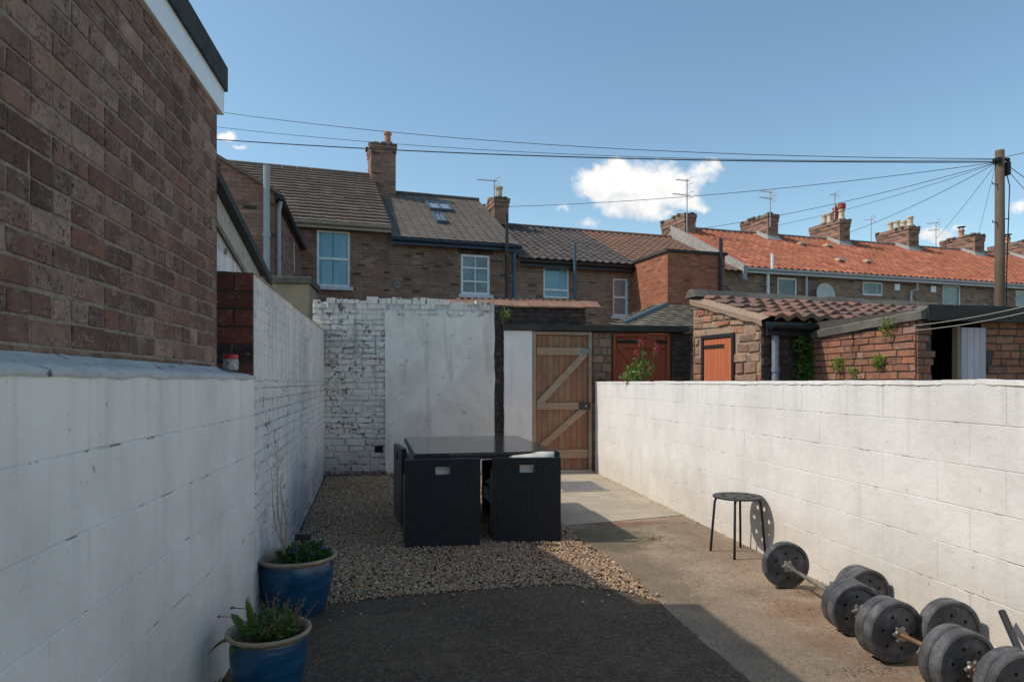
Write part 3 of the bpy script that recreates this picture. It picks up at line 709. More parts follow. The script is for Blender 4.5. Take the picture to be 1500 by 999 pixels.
# ------------------------------------------------------------------ garden gate
GX0, GX1 = x4 + .005, xg1 - .0
def gate(name, label, gx0, gx1, ztop, y, wood, brace, frame, mirror=False, metal='iron', sections='Z', lock=True):
    g = thing(name, label, 'gate', ((gx0 + gx1) / 2, y, 0)); off = -Vector(g.location)
    fw = .055
    m = MB(); m.box(gx0, gx0 + fw, y - .02, y + .09, 0, ztop); m.box(gx1 - fw, gx1, y - .02, y + .09, 0, ztop); m.box(gx0 + fw + .001, gx1 - fw - .001, y - .018, y + .088, ztop - fw, ztop - .001)
    m.build('frame', frame, g, bevel=.004).location = off
    m = MB(); a, b = gx0 + fw + .006, gx1 - fw - .006; n = 9; bw = (b - a) / n
    for i in range(n):
        m.box(a + i * bw + .002, a + (i + 1) * bw - .002, y + .022 + rng.uniform(-.001, .001), y + .042, .05, ztop - fw - .008)
    m.build('boards', wood, g, bevel=.003).location = off
    rails = [(.30, .14), (1.07, .115), (1.945, .12)] if lock else [(.4, .12), (1.10, .10), (ztop - .16, .15)]
    for z, h in rails:
        m = MB(); m.box(a + .006, b - .006, y - .012, y + .0215, z - h / 2, z + h / 2); m.build('rail', brace, g, bevel=.004).location = off
    for (z0, h0), (z1, h1) in zip(rails[:-1], rails[1:]):
        za, zb_ = z0 + h0 / 2, z1 - h1 / 2
        xa, xb = (a + .06, b - .07) if not mirror else (b - .06, a + .07)
        if not mirror and z0 < .5: xa = a + .02
        # brace with ends cut flush to the rails
        d = Vector((xb - xa, 0, zb_ - za)).normalized(); w = .105 / max(abs(d.z), .3)
        y0_, y1_ = y - .0105, y + .0213
        m = MB(); m.prism([(xa - w / 2, za), (xa + w / 2, za), (xb + w / 2, zb_), (xb - w / 2, zb_)], lambda p, q, t: (p, y0_ + t, q), y1_ - y0_)
        m.build('brace', brace, g, bevel=.003, fixn=True).location = off
    m = MB()
    if lock:
        z = 1.07; m.box(b - .15, b + .03, y - .035, y - .0125, z - .06, z + .06)
        m.build('lock', M_['black_metal'], g, bevel=.004).location = off
        m = MB(); m.tube([(b - .045, y - .035, z), (b - .045, y - .05, z)], .014, 10); m.build('keyhole_boss', M_['steel'], g).location = off
        m = MB(); z = 1.945; m.box(b - .11, b + .045, y - .026, y - .0125, z - .03, z + .03); m.build('bracket', M_['lead'], g, bevel=.003).location = off
    else:
        for xx in ((a, a + .38), (b - .18, b - .0)):
            m = MB(); m.box(xx[0], xx[1], y - .022, y - .0125, ztop - .16, ztop - .11); m.build('strap_hinge', M_['iron'], g).location = off
    return g
gate('garden_gate', 'brown boarded wooden gate with pale diagonal braces and black lock', GX0, GX1, 2.262, YB - .03, M_['gate_wood'], M_['gate_brace'], M_['gate_brace'])
gate('garden_gate', 'red stained wooden gate in the next yard behind the valerian', xp1 + .02, xp2 - .02, 2.245, YB - .0, M_['red_wood'], M_['red_wood'], M_['red_wood'], mirror=True, lock=False)
m = MB(); m.box(GX0, GX1, YB - .12, YB + .1, -.02, .045); o = m.build('doorstep', M_['slab_concrete'], BK, bevel=.01); fit(o)

# drain cover
D = thing('drain_cover', 'grey metal drain cover set in the pale slab before the gate', 'drain cover', (2.2, 9.5, .01))
c = [at_d(px, py, 1450 / (py - 560)) for px, py in ((822, 706), (866, 706), (884, 722), (815, 722))]
cc = sum((Vector((q.x, q.y, 0)) for q in c), Vector()) / 4
D.location = (cc.x, cc.y, .009)
m = MB(); m.box(-.33, .33, -.43, .43, 0, .012); m.build('frame', M_['cement'], D, bevel=.003)
m = MB(); m.box(-.29, .29, -.39, .39, .0125, .017)
for i in range(12):
    for j in range(16):
        m.box(-.27 + i * .0465, -.27 + i * .0465 + .03, -.37 + j * .0475, -.37 + j * .0475 + .03, .0175, .021)
m.build('plate', M_['drain_metal'], D)

# ------------------------------------------------------------------ rattan cube dining set
def panel_hole(m, x0, x1, z0, z1, hx0, hx1, hz0, hz1, y0, y1, ty=lambda z: 0):
    xs, zs = [x0, hx0, hx1, x1], [z0, hz0, hz1, z1]
    V = lambda x, z, y: (x, y + ty(z), z)
    for i in range(3):
        for j in range(3):
            if i == 1 and j == 1: continue
            m.quad(V(xs[i], zs[j], y0), V(xs[i + 1], zs[j], y0), V(xs[i + 1], zs[j + 1], y0), V(xs[i], zs[j + 1], y0))
            m.quad(V(xs[i], zs[j], y1), V(xs[i], zs[j + 1], y1), V(xs[i + 1], zs[j + 1], y1), V(xs[i + 1], zs[j], y1))
    for (ax_, az_, bx_, bz_) in ((x0, z0, x1, z0), (x1, z0, x1, z1), (x1, z1, x0, z1), (x0, z1, x0, z0)):
        m.quad(V(ax_, az_, y0), V(ax_, az_, y1), V(bx_, bz_, y1), V(bx_, bz_, y0))
    for (ax_, az_, bx_, bz_) in ((hx0, hz0, hx1, hz0), (hx1, hz0, hx1, hz1), (hx1, hz1, hx0, hz1), (hx0, hz1, hx0, hz0)):
        m.quad(V(ax_, az_, y0), V(bx_, bz_, y0), V(bx_, bz_, y1), V(ax_, az_, y1))
def pillow(mb, c, sx, sy, sz, M=None):
    n = 10; vs = []; fs = []
    for k in (1, -1):
        for i in range(n + 1):
            for j in range(n + 1):
                u, v = i / n * 2 - 1, j / n * 2 - 1
                h = (max(0, (1 - u ** 4)) * max(0, (1 - v ** 4))) ** .45
                q = Vector((u * sx / 2, v * sy / 2, k * h * sz / 2 + .004 * mnoise.noise((u * 2, v * 2, k))))
                if M is not None: q = M @ q
                vs.append(q + Vector(c))
    w = n + 1
    for k in range(2):
        for i in range(n):
            for j in range(n):
                a = k * w * w + i * w + j; f = (a, a + w, a + w + 1, a + 1)
                fs.append(f if k == 0 else tuple(reversed(f)))
    mb.add(vs, fs)
def rchair(label, loc, rz, HT=.775, W=.62, lean=.0, cush=True):
    g = thing('rattan_chair', label, 'chair', loc, rz, 'rattan chairs tucked under the table')
    m = MB(); panel_hole(m, -W / 2, W / 2, .012, HT, -.065, .065, HT - .135, HT - .065, 0, .05)
    m.build('back_panel', M_['rattan'], g, bevel=.018)
    for s in (-1, 1):
        m = MB(); xa = s * (W / 2); xb = s * (W / 2 - .06); m.box(min(xa, xb), max(xa, xb), .051, .56, .012, .60)
        m.build('arm_panel', M_['rattan'], g, bevel=.018)
    m = MB(); m.box(-W / 2 + .061, W / 2 - .061, .052, .55, .20, .33); m.build('seat', M_['rattan'], g, bevel=.006)
    m = MB(); pillow(m, (0, .31, .375), W - .13, .46, .10); m.build('seat_cushion', M_['cushion'], g, smooth=True)
    m = MB(); pillow(m, (0, .105, HT - .155 + (.03 if cush else -.03)), W - .09, .34, .12, Matrix.Rotation(R(84), 4, 'X')); m.build('back_cushion', M_['cushion'], g, smooth=True)
    for sx in (-1, 1):
        for yy in (.03, .52):
            m = MB(); m.lathe([(0, 0), (.018, 0), (.018, .0125)], 10, Matrix.Translation((sx * (W / 2 - .04), yy, 0))); m.build('foot', M_['black_metal'], g)
    return g
gl = .0
rchair('black rattan cube chair at the near left end of the glass table', (.285, 5.93, gl), R(2), .785, .655, cush=False)
rchair('black rattan cube chair at the near right end, cream cushion above its back', (1.045, 6.06, gl), R(-4.5), .77, .615)
rchair('black rattan cube chair turned side on at the left of the glass table', (-.125, 7.17, gl), R(-82), .79, .64, cush=False)
rchair('black rattan cube chair on the gate side of the glass table', (1.36, 7.22, gl), R(93), .775, .62, cush=False)
T = thing('dining_table', 'rectangular black rattan dining table with a dark glass top on the gravel', 'table', (.655, 7.08, gl), R(3.0))
m = MB(); m.box(-.67, .67, -.95, .95, .758, .808); m.build('rim', M_['rattan'], T, bevel=.010)
m = MB(); m.box(-.655, .655, -.935, .935, .8085, .816); m.build('glass_top', M_['table_glass'], T, bevel=.002)
for sx in (-1, 1):
    for sy in (-1, 1):
        m = MB(); m.box(sx * .30 - .045, sx * .30 + .045, sy * .32 - .045, sy * .32 + .045, 0, .7575); m.build('leg', M_['rattan'], T, bevel=.006)

# ------------------------------------------------------------------ stool
SC = (2.745, 5.43); ST = thing('stool', 'round dark grey metal stool with punched seat against the sunlit wall', 'stool', (*SC, .004), R(12))
zs = .487; RS_ = .203
m = MB()   # seat disc with real holes: triangulated with bmesh-free grid mask
holes = [(.125 * math.cos(R(51.4 * i + 15)), .125 * math.sin(R(51.4 * i + 15)), .0225) for i in range(7)] + [(0.045 * math.cos(R(120 * i)), .045 * math.sin(R(120 * i)), .0) for i in range(0)] + [(.0, .0, .017)]
def disc_holes(m, R_, holes, z0, z1, n=72):
    import bmesh
    bm = bmesh.new()
    edges = []
    def circ(cx, cy, r, k):
        vs = [bm.verts.new((cx + r * math.cos(2 * math.pi * i / k), cy + r * math.sin(2 * math.pi * i / k), z1)) for i in range(k)]
        return [bm.edges.new((vs[i], vs[(i + 1) % k])) for i in range(k)]
    edges += circ(0, 0, R_, n)
    for cx, cy, r in holes: edges += circ(cx, cy, r, 14)
    bmesh.ops.triangle_fill(bm, use_beauty=True, edges=edges, normal=(0, 0, 1))
    kill = [f for f in bm.faces if any((f.calc_center_median().x - cx) ** 2 + (f.calc_center_median().y - cy) ** 2 < (r * .8) ** 2 for cx, cy, r in holes)]
    bmesh.ops.delete(bm, geom=kill, context='FACES_ONLY')
    r = bmesh.ops.extrude_face_region(bm, geom=bm.faces[:])
    for v in r['geom']:
        if isinstance(v, bmesh.types.BMVert): v.co.z = z0
    bmesh.ops.recalc_face_normals(bm, faces=bm.faces)
    bm.verts.index_update()
    m.add([v.co.copy() for v in bm.verts], [tuple(v.index for v in f.verts) for f in bm.faces]); bm.free()
disc_holes(m, RS_, holes, zs - .014, zs)
m.build('seat', M_['stool_grey'], ST)
for i in range(4):
    an = R(90 * i + 45); ca, sa = math.cos(an), math.sin(an); pts = []
    for k in range(7):
        th = k / 6 * math.pi / 2
        pts.append((ca * (.148 + .012 * math.sin(th)), sa * (.148 + .012 * math.sin(th)), zs - .030 - .02 * (1 - math.cos(th)) + .010))
    pts = [(ca * .06, sa * .06, zs - .022), (ca * .155, sa * .155, zs - .023), (ca * .176, sa * .176, zs - .032), (ca * .187, sa * .187, zs - .06), (ca * .222, sa * .222, .0)]
    m = MB(); m.tube(pts, .0105, 10); m.build('leg', M_['stool_grey'], ST, smooth=True)

# ------------------------------------------------------------------ weights
def plate(parent, c, ax, r=.16, th=.058, name='weight_plate'):
    ax = Vector(ax).normalized(); Mx = Matrix.Translation(c) @ ax.to_track_quat('Z', 'Y').to_matrix().to_4x4() @ Matrix.Rotation(rng.uniform(0, 6), 4, 'Z')
    m = MB(); h = th / 2
    pr = [(.014, -h + .012), (.04, -h + .012), (.044, -h + .006), (.105, -h + .010), (.112, -h + .010), (r - .028, -h + .009), (r - .022, -h), (r - .008, -h), (r, -h + .008), (r, h - .008), (r - .008, h), (r - .022, h), (r - .028, h - .009), (.112, h - .010), (.105, h - .006), (.044, h - .006), (.04, h - .0), (.014, h - .0)]
    m.lathe(pr, 56, Mx)
    for k in range(6):
        an = k * math.pi / 3
        for sgn in (1, -1):
            cx_, cy_ = .085 * r / .16 * math.cos(an), .085 * r / .16 * math.sin(an)
            m.lathe([(.0085, sgn * (h - .0065)), (.0085, sgn * (h - .0045)), (0, sgn * (h - .0045))], 10, Mx @ Matrix.Translation((cx_, cy_, 0)), mi=1)  # hole shade is a black disc set on the face
    o = m.build(name, [M_['plate_vinyl'], M_['dark_void']], parent); 
    me = o.data; me.polygons.foreach_set('use_smooth', [True] * len(me.polygons))
    me.set_sharp_from_angle(angle=R(35)) if hasattr(me, 'set_sharp_from_angle') else None
    return o
def star_collar(parent, c, ax):
    ax = Vector(ax).normalized(); Mx = Matrix.Translation(c) @ ax.to_track_quat('Z', 'Y').to_matrix().to_4x4()
    m = MB(); m.lathe([(.014, -.012), (.028, -.012), (.030, 0), (.028, .012), (.014, .012)], 18, Mx)
    for k in range(6):
        an = k * math.pi / 3; m.lathe([(0, -.010), (.010, -.010), (.010, .010), (0, .010)], 8, Mx @ Matrix.Translation((.032 * math.cos(an), .032 * math.sin(an), 0)))
    return m.build('collar', M_['steel'], parent)
def barset(name, label, cat, A, B, plA, plB, barmat, ext=(.0, .0), r=.16, th=.058, rad=.0125, group=None, grip=None, rB=None):
    """bar from A to B (plate-group centres on the ground), plates counted outwards"""
    A, B = Vector((A[0], A[1], r + .004)), Vector((B[0], B[1], (rB or r) + .004)); ax = (B - A).normalized()
    g = thing(name, label, cat, ((A.x + B.x) / 2, (A.y + B.y) / 2, 0), 0, group); off = Vector(g.location)
    m = MB(); m.tube([A - ax * ext[0] - off, B + ax * ext[1] - off], rad, 14); m.build('bar', barmat, g, smooth=False)
    if grip:
        m = MB(); m.tube([A + ax * grip[0] - off, A + ax * grip[1] - off], rad + .004, 14); m.build('grip', M_['copper'], g)
    for (P, sg, lst, rr) in ((A, -1, plA, r), (B, 1, plB, rB or r)):
        q = 0
        for t in lst:
            plate(g, P + ax * sg * (q + t / 2) - off, ax, rr - rng.uniform(0, .003), t); q += t + .003
        star_collar(g, P + ax * sg * (q + .012) - off, ax)
        star_collar(g, P - ax * sg * .012 - off, ax)
    return g
barset('barbell', 'long barbell with a single far plate and a bare steel bar nearest the stool', 'barbell', (2.615, 4.44), (2.535, 3.68), [.06], [.065, .07], M_['bar_rust'], (.09, .20), r=.162, rB=.152, group='weights along the right wall')
barset('dumbbell', 'dumbbell lying close to the wall behind the barbell with three slim far plates', 'dumbbell', (2.79, 3.82), (2.765, 3.20), [.045, .045, .05], [.075], M_['bar_rust'], (.16, .10), r=.148, rB=.162, group='weights along the right wall')
barset('dumbbell', 'dumbbell with double grey plates and a copper handle in front of the wall', 'dumbbell', (2.478, 3.17), (2.492, 2.87), [.06, .068], [.06, .068], M_['copper'], (.2, .24), r=.16, group='weights along the right wall')
barset('dumbbell', 'dumbbell cut off by the bottom right corner of the picture', 'dumbbell', (2.545, 2.50), (2.525, 2.22), [.05, .06], [.06], M_['copper'], (.2, .16), r=.155, group='weights along the right wall')
m = MB(); a, b = at_x(1468, 896, 2.89), Vector((2.62, 2.45, .03)); m.tube([a, a.lerp(b, .5), b], .017, 12)
o = m.build('foam_bar', M_['black_metal']); tag(o, 'thin black bar propped upright against the white wall by the weights', 'bar')

# rust and leaf scraps on the path
m = MB()
def scraps(cx, cy, rx, ry, n, ll=.02):
    for _ in range(n):
        a_, r_ = rng.uniform(0, 6.28), rng.random() ** .7
        leaf(m, (cx + math.cos(a_) * r_ * rx, cy + math.sin(a_) * r_ * ry, .008 + rng.uniform(0, .006)), (rng.uniform(-1, 1), rng.uniform(-1, 1), .15), (rng.uniform(-.3, .3), 0, 1), ll * rng.uniform(.4, 1.3), ll * .5)
for (px, py, n_, rx, ry) in ((958, 790, 140, .22, .10), (975, 768, 60, .30, .10), (1195, 870, 110, .16, .12), (1165, 892, 60, .3, .15), (1262, 985, 40, .2, .06), (1010, 800, 25, .3, .1)):
    d = 1450 / (py - 560); a_, b_ = ray(px); scraps(a_ * d, b_ * d, rx, ry, n_)
for _ in range(260):  # strip of dirt at the wall foot
    leaf(m, (RX - .01 - rng.random() ** 2 * .10, rng.uniform(2.5, 10.5), .008 + rng.uniform(0, .01)), rdir(.1), rdir(.7), rng.uniform(.008, .022), .009)
o = m.build('leaf_litter', M_['litter']); tag(o, kind='stuff')

# ------------------------------------------------------------------ glazed pots
def pot(name, label, loc, Rr, Hh):
    g = thing(name, label, 'plant pot', loc)
    m = MB(); k = Rr
    m.lathe([(0, 0), (.60 * k, 0), (.66 * k, .03 * Hh), (.80 * k, .30 * Hh), (.895 * k, .62 * Hh), (.90 * k, .80 * Hh), (.865 * k, .90 * Hh)], 56)
    m.build('bowl', M_['blue_glaze'], g, smooth=True)
    m = MB(); m.lathe([(.865 * k, .895 * Hh), (.93 * k, .925 * Hh), (.99 * k, .95 * Hh), (1.0 * k, .975 * Hh), (.985 * k, .998 * Hh), (.95 * k, 1.0 * Hh), (.88 * k, .975 * Hh), (.84 * k, .93 * Hh), (.83 * k, .70 * Hh)], 56)
    m.build('rim', M_['pot_rim'], g, smooth=True)
    m = MB(); n = 32; ring = []
    vs = [(0, 0, .85 * Hh)] + [(.84 * k * math.cos(2 * math.pi * i / n), .84 * k * math.sin(2 * math.pi * i / n), .83 * Hh) for i in range(n)]
    m.add(vs, [(0, i + 1, (i + 1) % n + 1) for i in range(n)]); m.build('compost', M_['soil'], g)
    return g
d1 = 4.30; a, b = ray(434.5); P1 = pot('plant_pot', 'larger blue glazed pot planted with violas and holding tall dead stalks', (a * d1, b * d1, .0), .252, .37)
d2 = 3.10; a, b = ray(394); P2 = pot('plant_pot', 'smaller blue glazed pot of dead lavender twigs and dock leaves nearest the camera', (a * d2, b * d2, 0), .187, .335)
V1 = thing('viola_plant', 'low purple violas growing in the larger blue pot', 'plant', P1.location + Vector((0, 0, .31)))
m = MB(); clump(m, (.05, 0, .045), (.16, .17, .065), 620, .04, .024, .5); m.build('leaves', M_['leaf_dark'], V1)
for _ in range(15):
    m = MB(); a_, r_ = rng.uniform(0, 6.28), rng.random() ** .6 * .15; p = Vector((.06 + r_ * math.cos(a_), r_ * math.sin(a_), .07 + rng.uniform(0, .03)))
    for k in range(5):
        an = k * 1.257 + a_; leaf(m, p, (math.cos(an) * .8, -.6, math.sin(an) * .8), (0, -1, .4), .013, .012)
    m.build('flower', M_['violet'], V1)
DS = thing('dead_stalks', 'tall dry pale stalks standing in the larger blue pot', 'plant', P1.location + Vector((-.05, -.05, .30)))
m = MB()
for (dx, dy, h, wv) in ((-.03, .02, .80, 1), (.0, .0, .52, -1), (-.015, .03, .44, 1), (.02, .01, .30, -1), (-.04, 0, .62, .5)):
    p0 = Vector((dx * .4, dy, 0)); pts = []
    for k in range(9):
        t = k / 8; pts.append(p0 + Vector((dx * 1.6 * t - .03 * t + .012 * math.sin(t * 7 + wv * 2), dy * t + .01 * math.cos(t * 6), h * t)))
    m.tube(pts, [.0065 * (1 - .75 * k / 8) for k in range(9)], 6)
    for k in range(3, 9):
        q = pts[min(k, 8)]
        for _ in range(2):
            e = rdir(.6); m.tube([q, q + e * .03, q + e * .05 + Vector((0, 0, .02))], .0016, 4)
m.build('stalks', M_['stalk'], DS)
m = MB(); m.box(-.045, .055, -.02, .03, .06, .10); m.tube([(0, 0, -.08), (0, 0, .06)], .008, 8); o = m.build('solar_light', M_['black_metal'], bevel=.006); o.location = P1.location + Vector((.015, .13, .37)); tag(o, 'small black plastic solar light stuck in the larger blue pot', 'garden light')
DL = thing('lavender_plant', 'dead twiggy lavender with seed heads in the smaller blue pot', 'plant', P2.location + Vector((0, 0, .275)))
m = MB()
for _ in range(75):
    a_, r_ = rng.uniform(0, 6.28), rng.random() * .09; h = rng.uniform(.08, .21); p = Vector((r_ * math.cos(a_) + .02, r_ * math.sin(a_), 0)); e = Vector((math.cos(a_) * rng.uniform(0, .8), math.sin(a_) * rng.uniform(0, .8), 1)).normalized()
    q = p + e * h * .6; t_ = p + e * h + rdir() * .02; m.tube([p, q, t_], [.0022, .0018, .0012], 5)
    for _ in range(5): leaf(m, q.lerp(t_, rng.random()), rdir(.5), rdir(), .018, .006)
for e in ((-.21, -.02, .13), (-.17, .03, .15), (-.14, -.06, .18)):
    m.tube([(-.02, 0, .02), (e[0] * .6, e[1], e[2] * .95), e], .0018, 5); m.lathe([(0, -.008), (.008, 0), (0, .008)], 8, Matrix.Translation(e))
m.build('twigs', M_['dry'], DL)
m = MB(); clump(m, (.02, 0, .06), (.13, .12, .07), 420, .036, .016, .6); m.build('shoots', M_['leaf_green'], DL)
DK = thing('dock_weed', 'broad green leaves sprouting at the rim of the smaller blue pot', 'plant', P2.location + Vector((-.05, -.04, .28)))
m = MB()
def bigleaf(p, d, L, W, droop):
    p, d = Vector(p), Vector(d).normalized(); sd = d.cross(Vector((0, 0, 1))).normalized(); n = 7; vs = []; fs = []
    for i in range(n + 1):
        t = i / n; c_ = p + d * L * t + Vector((0, 0, -droop * t * t)); w_ = W * math.sin(math.pi * (t * .92 + .05)) ** .8 * .5 * (1 + .15 * math.sin(i * 3))
        vs += [c_ + sd * w_ + Vector((0, 0, w_ * .4)), c_, c_ - sd * w_ + Vector((0, 0, w_ * .4))]
    for i in range(n):
        a_ = i * 3; fs += [(a_, a_ + 1, a_ + 4, a_ + 3), (a_ + 1, a_ + 2, a_ + 5, a_ + 4)]
    m.add(vs, fs)
bigleaf((-.06, 0, .02), (-1, -.15, .35), .15, .05, .10); bigleaf((-.01, 0, .02), (-.1, -.1, 1), .22, .06, .03); bigleaf((.02, .03, .02), (.35, .1, 1), .19, .055, .05)
bigleaf((-.03, -.04, .01), (-.4, -.8, .5), .12, .05, .06); bigleaf((.0, -.05, .01), (.1, -.9, .6), .12, .05, .05); bigleaf((-.05, .02, .02), (-.4, .2, .9), .17, .05, .05); bigleaf((.12, .02, .02), (.8, .2, .9), .12, .045, .05); bigleaf((.02, -.02, 0), (.3, -.5, .8), .13, .05, .05)
m.build('leaves', M_['leaf_green'], DK, smooth=True)
m = MB()   # weeds at the foot of the wall by the pots
for k in range(3): clump(m, (-.86, 3.05 + .13 * k, .03), (.05, .07, .035), 60, .05, .012, .6)
o = m.build('wall_foot_weed', M_['leaf_dark']); tag(o, 'low weeds growing at the foot of the left block wall by the pots', 'weed')
# ------------------------------------------------------------------ roofs
def pantile(mb, t0, t1, s0, z0, s1, z1, tw=.24, ch=.30, amp=.028, stepz=.02, jit=.004, flat=False, sub=6):
    """single-lap tiles on a slope in local (t,s,z): modelled rolls and course steps"""
    L = math.hypot(s1 - s0, z1 - z0); ds, dz = (s1 - s0) / L, (z1 - z0) / L; ns, nz = -dz, ds
    if nz < 0: ns, nz = -ns, -nz
    nt = max(1, round((t1 - t0) / tw)); tw = (t1 - t0) / nt; nc = max(1, round(L / ch)); ch = L / nc
    if mb.uv is None: mb.uv = [(0, 0)] * len(mb.v)
    for c in range(nc):
        for k in range(nt):
            e = rng.uniform(-jit, jit); e2 = rng.uniform(-jit, jit)
            vs = []; uv = []
            for q, (u, lift) in enumerate(((c * ch - .02, -.012), (c * ch - .02, stepz), ((c + 1) * ch, 0))):
                for i in range(sub + 1):
                    f = i / sub
                    if flat: w = (.012 if i in (0,) else 0)
                    else: w = amp * (math.sin((f - .12) * 2 * math.pi) * .5 + .5) ** 1.0
                    h = w + lift + e + e2 * f
                    vs.append((t0 + (k + f) * tw, s0 + ds * u + ns * h, z0 + dz * u + nz * h)); uv.append(((k + min(max(f, .01), .99)) * tw, (c + .5) * ch))
            w_ = sub + 1
            fs = [(r * w_ + i, r * w_ + i + 1, (r + 1) * w_ + i + 1, (r + 1) * w_ + i) for r in range(2) for i in range(sub)]
            mb.add(vs, fs); mb.uv += uv
def tmat(name):  # tile colours per modelled tile via uv
    return M_[name]

def wall_holes(mb, x0, x1, z0, z1, y, holes, depth=.10, mi=0):
    """wall in the plane y facing -y with openings and their reveals"""
    xs = sorted({x0, x1, *[h[0] for h in holes], *[h[1] for h in holes]}); zs = sorted({z0, z1, *[h[2] for h in holes], *[h[3] for h in holes]})
    for i in range(len(xs) - 1):
        for j in range(len(zs) - 1):
            cx, cz = (xs[i] + xs[i + 1]) / 2, (zs[j] + zs[j + 1]) / 2
            if any(h[0] < cx < h[1] and h[2] < cz < h[3] for h in holes): continue
            mb.quad((xs[i], y, zs[j]), (xs[i + 1], y, zs[j]), (xs[i + 1], y, zs[j + 1]), (xs[i], y, zs[j + 1]), mi)
    for (a, b, c, d) in holes:
        for p, q in (((a, c), (b, c)), ((b, c), (b, d)), ((b, d), (a, d)), ((a, d), (a, c))):
            mb.quad((p[0], y, p[1]), (p[0], y + depth, p[1]), (q[0], y + depth, q[1]), (q[0], y, q[1]), mi)
def window(par, x0, x1, z0, z1, y, grid=(1, 2), glass='glass_blue', fr=.055, sill=True, split=None, curtain=False, frame='white_upvc', bars=.03, lintel=None):
    m = MB(); a, b = y + .03, y + .085
    m.box(x0 + .002, x0 + fr, a, b, z0 + .002, z1 - .002); m.box(x1 - fr, x1 - .002, a, b, z0 + .002, z1 - .002)
    m.box(x0 + fr + .001, x1 - fr - .001, a + .001, b - .001, z0 + .002, z0 + fr); m.box(x0 + fr + .001, x1 - fr - .001, a + .001, b - .001, z1 - fr, z1 - .002)
    nx, nz = grid
    zz = [z0 + (z1 - z0) * k / nz for k in range(1, nz)] if not split else [z0 + (z1 - z0) * k for k in split]
    for q in zz: m.box(x0 + fr + .001, x1 - fr - .001, a + .004, b - .004, q - bars, q + bars)
    for k in range(1, nx): q = x0 + (x1 - x0) * k / nx; m.box(q - bars * .6, q + bars * .6, a + .006, b - .006, z0 + fr + .001, z1 - fr - .001)
    w = m.build('window', M_[frame], par)
    m = MB(); m.quad((x0 + .01, y + .065, z0 + .01), (x1 - .01, y + .065, z0 + .01), (x1 - .01, y + .065, z1 - .01), (x0 + .01, y + .065, z1 - .01))
    m.build('pane', M_[glass], w)
    if curtain:
        m = MB(); wd = (x1 - x0) * .2
        for (c0, c1) in curtain:
            n = 14; pts = [(x0 + fr + (x1 - x0 - 2 * fr) * (c0 + (c1 - c0) * i / n), y + .061 + .003 * math.sin(i * 2.2)) for i in range(n + 1)]
            for (p, q), (p2, q2) in zip(pts[:-1], pts[1:]): m.quad((p, q, z0 + fr), (p2, q2, z0 + fr), (p2, q2, z1 - fr), (p, q, z1 - fr))
        m.build('curtain', M_['curtain'], w)
    if sill:
        m = MB(); m.box(x0 - .07, x1 + .07, y - .09, y + .028, z0 - .09, z0 - .002); m.build('sill', M_['sill'], w, bevel=.006)
    return w
def gutter(par, t0, t1, s, z, mat, r=.055):
    m = MB(); n = 8; vs = []; fs = []
    for x in (t0, t1):
        for i in range(n + 1):
            an = math.pi * (1 + i / n); vs.append((x, s + math.cos(an) * r, z + math.sin(an) * r))
    for i in range(n): fs.append((i, i + 1, n + 2 + i, n + 1 + i))
    m.add(vs, fs); m.box(t0, t1, s - r - .004, s - r + .010, z - .012, z + .006); m.box(t0, t1, s + r + .004, s + r + .024, z - .13, z + .04)
    return m.build('gutter', M_[mat], par)
def pipe(par, pts, mat, r=.036, name='downpipe'):
    m = MB(); m.tube(pts, r, 10)
    a, b = Vector(pts[0]), Vector(pts[-1])
    for k in range(1, 4):
        q = a.lerp(b, k / 4); d = (b - a).normalized()
        if len(pts) == 2: m.tube([q - d * .03, q + d * .03], r * 1.25, 10)
    return m.build(name, M_[mat], par, smooth=False)
